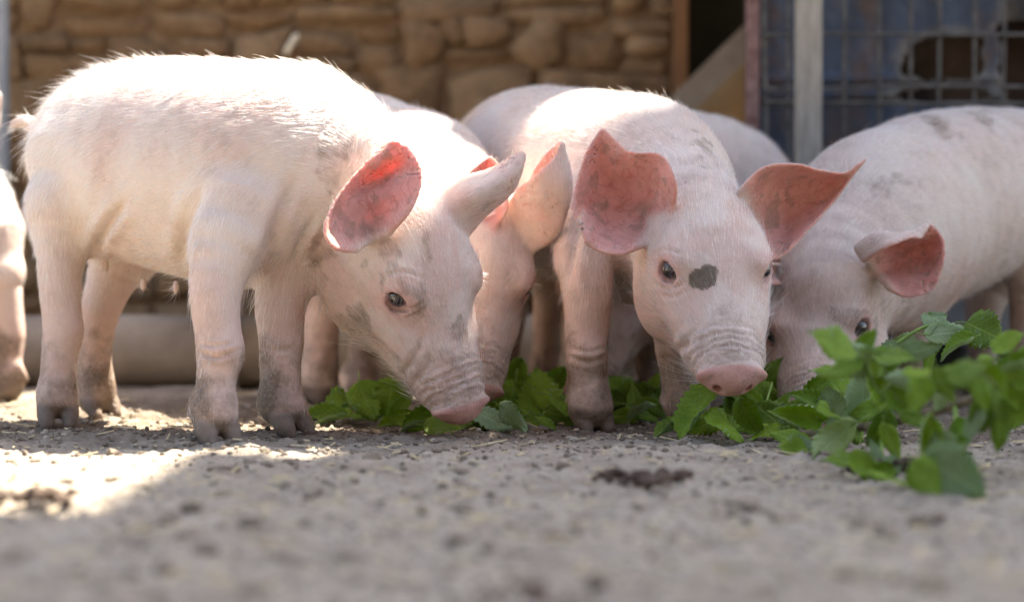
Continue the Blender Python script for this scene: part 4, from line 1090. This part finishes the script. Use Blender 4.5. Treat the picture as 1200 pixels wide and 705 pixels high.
# ------------------------------------------------------------------ leafy twigs thrown down for the pigs
def leaf_mesh(seed):
    r = random.Random(seed)
    nr, nc = 18, 7
    droop = r.uniform(-.25, .75); fold = r.uniform(.10, .50); curl = r.uniform(-.5, 1.15); tw = r.uniform(-.5, .5); wd = r.uniform(.30, .40) if seed % 3 else r.uniform(.20, .27); wav = r.uniform(.03, .085); ph = r.uniform(0, 6); skew = r.uniform(-.04, .04)
    V = []; UV = []
    for i in range(nr):
        t = i / (nr - 1)
        wth = wd * (math.sin(math.pi * min(1, t ** .72 * .985 + .015)) ** .78) * (1 - .25 * t) * 1.12 + .004
        if 0 < i < nr - 1 and i % 2 == 1: wth *= 1.2
        for j in range(nc):
            s = (j / (nc - 1)) * 2 - 1
            x = s * wth; y = t - .05 * abs(s) * (1 - t) * (t < .2) + (.030 if (i % 2 == 1 and abs(s) == 1) else 0) + skew * s
            # fold along the midrib and curl the margins
            ang = fold * abs(s) + curl * s * s
            z = abs(x) * math.sin(ang) + wav * math.sin(7 * t + ph + 2.2 * s) * abs(s)
            x *= math.cos(ang * .8)
            z += .05 * (noise(np.array([[x * 5 + seed, y * 5, seed * .7]]))[0] - .5) * 2 * min(1, 4 * t)
            # twist about the midrib
            a = tw * (t - .3); x, z = x * math.cos(a) - z * math.sin(a), x * math.sin(a) + z * math.cos(a)
            # droop along the length
            th = droop * t * 1.4
            if abs(droop) > 1e-3:
                R = 1 / (droop * 1.4); y2 = R * math.sin(th * (y / max(t, 1e-3) if t > 0 else 1)) if False else R * math.sin(y * droop * 1.4); z2 = -R * (1 - math.cos(y * droop * 1.4))
                y, z = y2 + z * math.sin(th), z2 + z * math.cos(th)
            V.append((x, y, z)); UV.append((s * wth, t, 0))
    V = np.array(V); F = []; mi = []
    for i in range(nr - 1):
        for j in range(nc - 1): F.append([i * nc + j, i * nc + j + 1, (i + 1) * nc + j + 1, (i + 1) * nc + j])
    F = np.array(F); me0 = mesh_np('tmp', V, F); nrm = np.zeros(len(V) * 3, np.float32); me0.vertices.foreach_get('normal', nrm); nrm = nrm.reshape(-1, 3); bpy.data.meshes.remove(me0)
    n = len(V); V2 = V - nrm * .006
    f2 = F[:, ::-1] + n
    rimv = [j for j in range(nc)] + [i * nc + nc - 1 for i in range(1, nr)] + [(nr - 1) * nc + j for j in range(nc - 2, -1, -1)] + [i * nc for i in range(nr - 2, 0, -1)]
    rim = [[rimv[(k + 1) % len(rimv)], rimv[k], rimv[k] + n, rimv[(k + 1) % len(rimv)] + n] for k in range(len(rimv))]
    verts = [tuple(v) for v in V] + [tuple(v) for v in V2]; faces = [list(q) for q in F] + [list(q) for q in f2] + rim
    mi = [0] * len(F) + [1] * len(f2) + [1] * len(rim)
    mb = MB(); k = r.uniform(-.12, .12)
    mb.tube([(k, -.26, -.05), (k * .5, -.14, -.02), (0, 0, -.004), (V[2 * nc + 3][0], V[2 * nc + 3][1], V[2 * nc + 3][2] - .006)], [.015, .012, .012, .009], 6)
    o = len(verts); verts += mb.v; faces += [[a + o for a in q] for q in mb.f]; mi += [2] * len(mb.f)
    me = mesh_np('leaf', verts, [[int(a) for a in q] for q in faces], [MAT['leaf_top'], MAT['leaf_under'], MAT['stem']], True, mi)
    at = me.attributes.new('leafco', 'FLOAT_VECTOR', 'POINT'); u = UV + UV + [(0, -.1, 0)] * len(mb.v)
    at.data.foreach_set('vector', np.array(u, np.float32).ravel())
    return me
LEAVES = [leaf_mesh(40 + i) for i in range(12)]
NV = {'C': (0, -1, .15), 'U': (0, -.25, 1), 'UC': (0, -.8, .7), '-C': (0, 1, .25), '-UC': (0, 1, -.5), 'L': (-.8, -.6, .3), 'R': (.8, -.6, .3), '-L': (.8, .6, .3), '-R': (-.8, .6, .3)}
def leafy_branch(label, stems, leaves, seed, woody=0, extra=0, size=.92):
    r = random.Random(seed)
    leaves = list(leaves)
    for _ in range(extra):                     # small leaves along the stems
        P = crom(np.array(stems[r.randrange(len(stems))], float), 6); q = P[r.randrange(3, len(P))]
        leaves.append((q[0] + r.uniform(-16, 16), q[1] + r.uniform(-16, 12), q[2] + r.uniform(-.02, .04), r.uniform(30, 50), r.uniform(0, 360), r.uniform(-30, 30), r.choice(['C', 'UC', '-C', 'U', 'L', 'R', '-UC'])))
    c = np.mean([W(*s_[0][:3]) for s_ in stems], axis=0); c[2] = 0
    root = empty('leafy_branch', tuple(c)); tag(root, label, 'leafy branch', 'leafy twigs thrown down for the pigs')
    for i, s_ in enumerate(stems):
        P = crom(np.array([[*(W(*q[:3]) - c), q[3]] for q in s_]), 4)
        mb = MB(); mb.tube([tuple(q[:3]) for q in P], [q[3] * 1.3 for q in P], 8); mb.build('stem', MAT['bark'] if i < woody else MAT['stem'], root, True)
    for (cx, cy, d, Lp, phi, lean, face, *var) in leaves:
        d = d + r.uniform(-.012, .012); L = Lp / FPX * d * size
        a, b = math.radians(phi + r.uniform(-6, 6)), math.radians(lean + r.uniform(-8, 8))
        t = Vector((math.cos(a) * math.cos(b), -math.sin(b), math.sin(a) * math.cos(b)))
        n = Vector(NV[face]) + Vector((r.uniform(-.25, .25), r.uniform(-.2, .2), r.uniform(-.2, .2)))
        n = (n - t * n.dot(t)).normalized(); x = t.cross(n)
        p = Vector(W(cx, cy, d) - c) - t * (L * .5)
        lo = min(p.z, (p + t * L).z)
        if lo < .006: p.z += .006 - lo
        M = Matrix((x, t, n)).transposed().to_4x4()
        M = Matrix.Translation(p) @ M @ Matrix.Diagonal((L * r.uniform(.95, 1.12), L, L, 1))
        o = bpy.data.objects.new('leaf', LEAVES[var[0] if var else r.randrange(len(LEAVES))]); COL.objects.link(o); o.parent = root; o.matrix_basis = M
    return root
leafy_branch('large green branch with many leaves lying nearest the camera at the right',
    [[(898, 512, 2.30, .0030), (960, 506, 2.2, .0032), (1033, 497, 2.06, .0036), (1080, 486, 1.98, .0036), (1123, 474, 1.92, .0032), (1172, 452, 1.88, .0028), (1225, 428, 1.86, .0024)],
     [(1002, 452, 2.16, .0016), (1022, 425, 2.22, .0016), (1048, 404, 2.26, .0015), (1083, 383, 2.27, .0014), (1112, 381, 2.27, .0012), (1150, 384, 2.27, .0010)],
     [(1034, 505, 2.04, .0016), (1033, 540, 1.94, .0016), (1024, 566, 1.87, .0015), (1005, 572, 1.86, .0012)],
     [(1120, 476, 1.92, .0018), (1120, 515, 1.86, .0016), (1113, 565, 1.76, .0013)],
     [(1060, 492, 2.0, .0018), (1050, 455, 1.94, .0016), (1030, 425, 1.89, .0014), (1008, 408, 1.86, .0012)],
     [(1105, 480, 1.95, .0018), (1100, 455, 1.85, .0015), (1120, 440, 1.78, .0013), (1160, 430, 1.76, .0012)]],
    [(972, 525, 2.03, 88, 205, 10, '-C', 2), (935, 487, 2.14, 72, 168, 10, 'C'), (985, 489, 2.10, 68, -25, 0, 'U'), (1030, 508, 2.02, 62, -105, 0, 'C'),
     (972, 404, 1.86, 74, 163, 5, 'UC'), (985, 432, 1.87, 62, 196, 5, 'UC'), (1014, 404, 1.9, 52, 58, 0, 'C'), (1042, 414, 1.9, 80, 8, 0, 'U'), (1076, 410, 2.0, 62, 14, 0, '-C'), (1000, 420, 1.88, 56, 150, 0, '-UC'),
     (1157, 388, 2.25, 56, -28, 10, 'C'), (1112, 389, 2.26, 62, 4, 0, '-UC'), (1096, 402, 2.26, 40, -98, 0, 'C'), (1120, 405, 2.2, 52, 198, 0, 'U'), (1178, 402, 2.22, 42, 12, 0, 'UC'), (1088, 424, 2.2, 34, -100, 0, 'C'),
     (1085, 438, 1.76, 62, 186, 0, 'U'), (1108, 452, 1.73, 56, -60, 0, 'C'), (1136, 436, 1.73, 58, 18, 0, 'UC'), (1150, 458, 1.76, 62, -80, 0, 'C'), (1075, 462, 1.8, 52, -110, 0, 'C'), (1058, 446, 1.85, 52, 172, 0, '-C'), (1160, 440, 1.74, 52, -30, 0, 'UC'),
     (1090, 518, 1.80, 68, -94, 0, 'C', 4), (1122, 570, 1.70, 88, -34, 0, '-C'), (1098, 556, 1.73, 62, -82, 0, '-UC'), (1050, 574, 1.74, 68, -14, 0, 'U'), (1086, 588, 1.68, 58, -48, 0, 'C'), (1110, 528, 1.78, 50, -60, 0, '-C'),
     (1190, 458, 1.82, 58, -68, 0, 'C'), (1150, 490, 1.83, 54, -102, 0, 'C'), (1192, 422, 1.9, 48, 58, 0, 'C'), (1172, 470, 1.84, 50, -45, 0, 'UC'), (1206, 440, 1.84, 56, 10, 0, 'UC'),
     (985, 570, 1.92, 56, 190, 0, 'U'), (1012, 578, 1.86, 48, -18, 0, 'UC'), (1062, 470, 1.92, 62, -42, 0, 'C'), (1032, 452, 2.02, 64, 118, 0, 'C'), (1012, 462, 2.1, 62, 100, 0, '-C'), (1000, 440, 2.14, 52, 60, 0, 'L'), (1046, 520, 1.98, 54, -70, 0, 'C'), (1075, 492, 1.9, 44, -20, 0, 'C'),
     (962, 553, 2.06, 44, 186, 0, 'U'), (928, 551, 2.1, 40, 178, 0, 'UC'), (1020, 480, 2.08, 58, 190, 0, 'C'), (1042, 434, 1.93, 54, 60, 0, 'UC'), (1182, 398, 1.95, 50, 40, 0, 'UC'), (1196, 452, 1.86, 54, -80, 0, 'C'), (1190, 484, 1.84, 50, -110, 0, 'UC'), (1172, 508, 1.84, 52, -95, 0, 'C'), (1166, 418, 1.9, 50, 160, 0, 'U'), (1204, 470, 1.86, 50, -40, 0, '-C'), (1140, 500, 1.84, 48, -120, 0, '-UC'), (1186, 430, 1.84, 56, 190, 0, 'UC'), (948, 468, 2.24, 58, 150, 0, 'UC'), (962, 452, 2.26, 54, 40, 0, 'C'), (936, 478, 2.26, 54, 190, 0, 'C'), (978, 470, 2.22, 58, 100, 0, '-C'), (990, 448, 2.2, 50, 150, 0, 'UC'), (968, 432, 2.05, 46, 170, 0, 'U')], 3, 1, 30, .88)
leafy_branch('leaves lying on the dirt under the snout of the middle pig',
    [[(826, 522, 2.30, .0016), (856, 515, 2.31, .002), (890, 512, 2.31, .0022), (925, 520, 2.28, .002)], [(880, 512, 2.31, .0014), (895, 480, 2.40, .0013), (905, 448, 2.46, .0011)]],
    [(792, 528, 2.30, 64, 194, 0, 'U'), (815, 516, 2.25, 78, 233, 15, 'L', 7), (852, 536, 2.24, 58, -34, 10, 'U'), (826, 508, 2.33, 54, 200, 0, 'C'), (882, 498, 2.36, 58, 28, 0, 'C'), (902, 520, 2.30, 58, -12, 0, 'UC'), (862, 482, 2.42, 52, 100, 0, 'C'),
     (925, 532, 2.2, 54, 172, 0, 'UC'), (892, 542, 2.24, 52, 200, 10, 'U'), (846, 497, 2.42, 54, 196, 0, 'C'), (908, 440, 2.52, 50, 62, 0, 'C'), (872, 466, 2.42, 46, 150, 0, 'UC'), (905, 494, 2.32, 60, 142, 0, 'C'), (880, 525, 2.28, 54, -60, 0, 'C'),
     (865, 515, 2.30, 52, 160, 0, 'UC'), (918, 505, 2.33, 52, 20, 0, '-C'), (942, 545, 2.13, 44, -10, 0, '-UC'), (900, 462, 2.5, 50, -40, 0, 'C'), (915, 478, 2.42, 46, 60, 0, 'C')], 5)
leafy_branch('bluish green leaves lying between the front legs of the middle pig',
    [[(712, 492, 2.56, .0014), (738, 484, 2.57, .0018), (776, 478, 2.58, .0015)]],
    [(738, 468, 2.60, 62, 196, 0, 'UC'), (724, 456, 2.62, 48, 150, 0, 'UC'), (756, 490, 2.55, 54, -18, 0, 'U'), (770, 470, 2.6, 48, 28, 0, 'UC'), (730, 490, 2.55, 48, 190, 0, 'C'), (750, 503, 2.5, 46, 200, 0, 'U'), (764, 456, 2.62, 48, 60, 0, 'C'), (744, 480, 2.58, 44, 100, 0, 'C'), (774, 498, 2.52, 44, -30, 0, 'C'), (715, 475, 2.6, 44, 220, 0, 'C')], 7)
leafy_branch('twig with an upright dark leaf lying to the right of the large pig\'s snout',
    [[(548, 520, 2.40, .0014), (600, 506, 2.44, .0018), (640, 484, 2.49, .0018), (668, 478, 2.51, .0014)], [(596, 507, 2.45, .0012), (600, 470, 2.52, .0012), (606, 432, 2.58, .001)]],
    [(634, 468, 2.49, 70, 97, -5, 'C', 1), (667, 490, 2.44, 58, -40, 10, 'U'), (642, 497, 2.46, 56, -48, 0, 'C'), (580, 470, 2.52, 56, 152, 0, 'C'), (606, 436, 2.60, 52, 82, 0, 'C'), (588, 490, 2.47, 54, 192, 0, 'C'), (565, 500, 2.40, 62, 22, 0, 'U'), (578, 522, 2.37, 62, -22, 5, '-UC'), (604, 524, 2.36, 48, -34, 5, '-C'),
     (552, 516, 2.37, 48, -70, 0, 'C'), (620, 503, 2.45, 50, 190, 0, 'UC'), (600, 460, 2.56, 52, 130, 0, 'C'), (650, 447, 2.6, 50, 60, 0, 'C'), (570, 438, 2.6, 34, 80, 0, 'UC'), (616, 476, 2.52, 48, 20, 0, 'C'), (662, 500, 2.46, 52, -20, 0, 'C'), (590, 507, 2.40, 46, 8, 0, 'U'), (625, 450, 2.62, 48, 150, 0, 'C'), (640, 512, 2.4, 44, -20, 0, 'U'), (560, 478, 2.5, 46, 110, 0, 'C')], 9)
leafy_branch('small twig lying on the dirt under the jaw of the large pig',
    [[(358, 492, 2.49, .0013), (395, 488, 2.50, .0018), (432, 484, 2.50, .0018), (480, 500, 2.45, .0014)]],
    [(372, 486, 2.48, 54, 172, 0, 'UC'), (402, 474, 2.52, 54, 18, 0, 'U'), (384, 500, 2.46, 46, 188, 0, 'U'), (430, 492, 2.49, 54, -60, 0, 'C'), (456, 490, 2.48, 54, -100, 0, 'C'), (494, 516, 2.38, 62, 196, 0, 'UC'), (478, 508, 2.41, 48, 160, 0, 'C'), (440, 472, 2.52, 50, 100, 0, 'C'), (470, 496, 2.45, 48, 60, 0, 'C'), (415, 490, 2.49, 44, -10, 0, 'U'), (520, 520, 2.36, 50, -10, 0, 'UC'), (462, 508, 2.42, 46, 200, 0, 'C')], 11)

# ------------------------------------------------------------------ clods of earth
def clod(px, py, d, size, label, seed, sub=9, mat='clod'):
    r = np.random.default_rng(seed); bv, bf = ico2(); V = []; F = []
    p = W(px, py, d); p[2] = float(gh(p[0], p[1]))
    for i in range(sub):
        s = size * (.40 if i == 0 else r.uniform(.07, .24)); c = np.array([0, 0, s * .35]) if i == 0 else np.array([r.normal() * size * .62, r.normal() * size * .45, max(.0, s * .4 + r.uniform(0, size * .25))])
        v = bv * s; v = v * (1 + 1.1 * (fbm(v + i, 2.2 / s, 3, seed) - .5)[:, None]); v[:, 2] *= .75
        F.append(bf + len(V) * len(bv)); V.append(v + c)
    o = bpy.data.objects.new('dirt_clod', mesh_np('dirt_clod', np.vstack(V), np.vstack(F), [MAT[mat]], False)); o.location = p; link(o)
    tag(o, label, 'clod', 'clods of earth on the yard')
clod(752, 574, 1.80, .032, 'crumbly brown clod lying alone on open dirt below the middle pig', 4, 44, 'mud')
clod(42, 596, 1.66, .030, 'dark brown clod at the front edge of the sunlit patch', 6, 30, 'mud')
clod(628, 712, 1.185, .020, 'blurred dark clod close to the camera at the bottom edge', 8, 9, 'mud')
clod(1050, 560, 1.92, .034, 'dark clod half hidden behind hanging leaves of the largest branch', 10, 34, 'mud')
clod(785, 506, 2.39, .010, 'small grey clod beside the front trotter of the middle pig', 12, 5)
clod(705, 519, 2.25, .008, 'small dark clod in front of the trotters of the middle pig', 14, 5)
clod(512, 531, 2.12, .012, 'grey clod on the dirt below the snout of the large pig', 16, 5)
clod(283, 530, 2.13, .008, 'small clod just in front of the large pig\'s near front trotter', 18, 5)
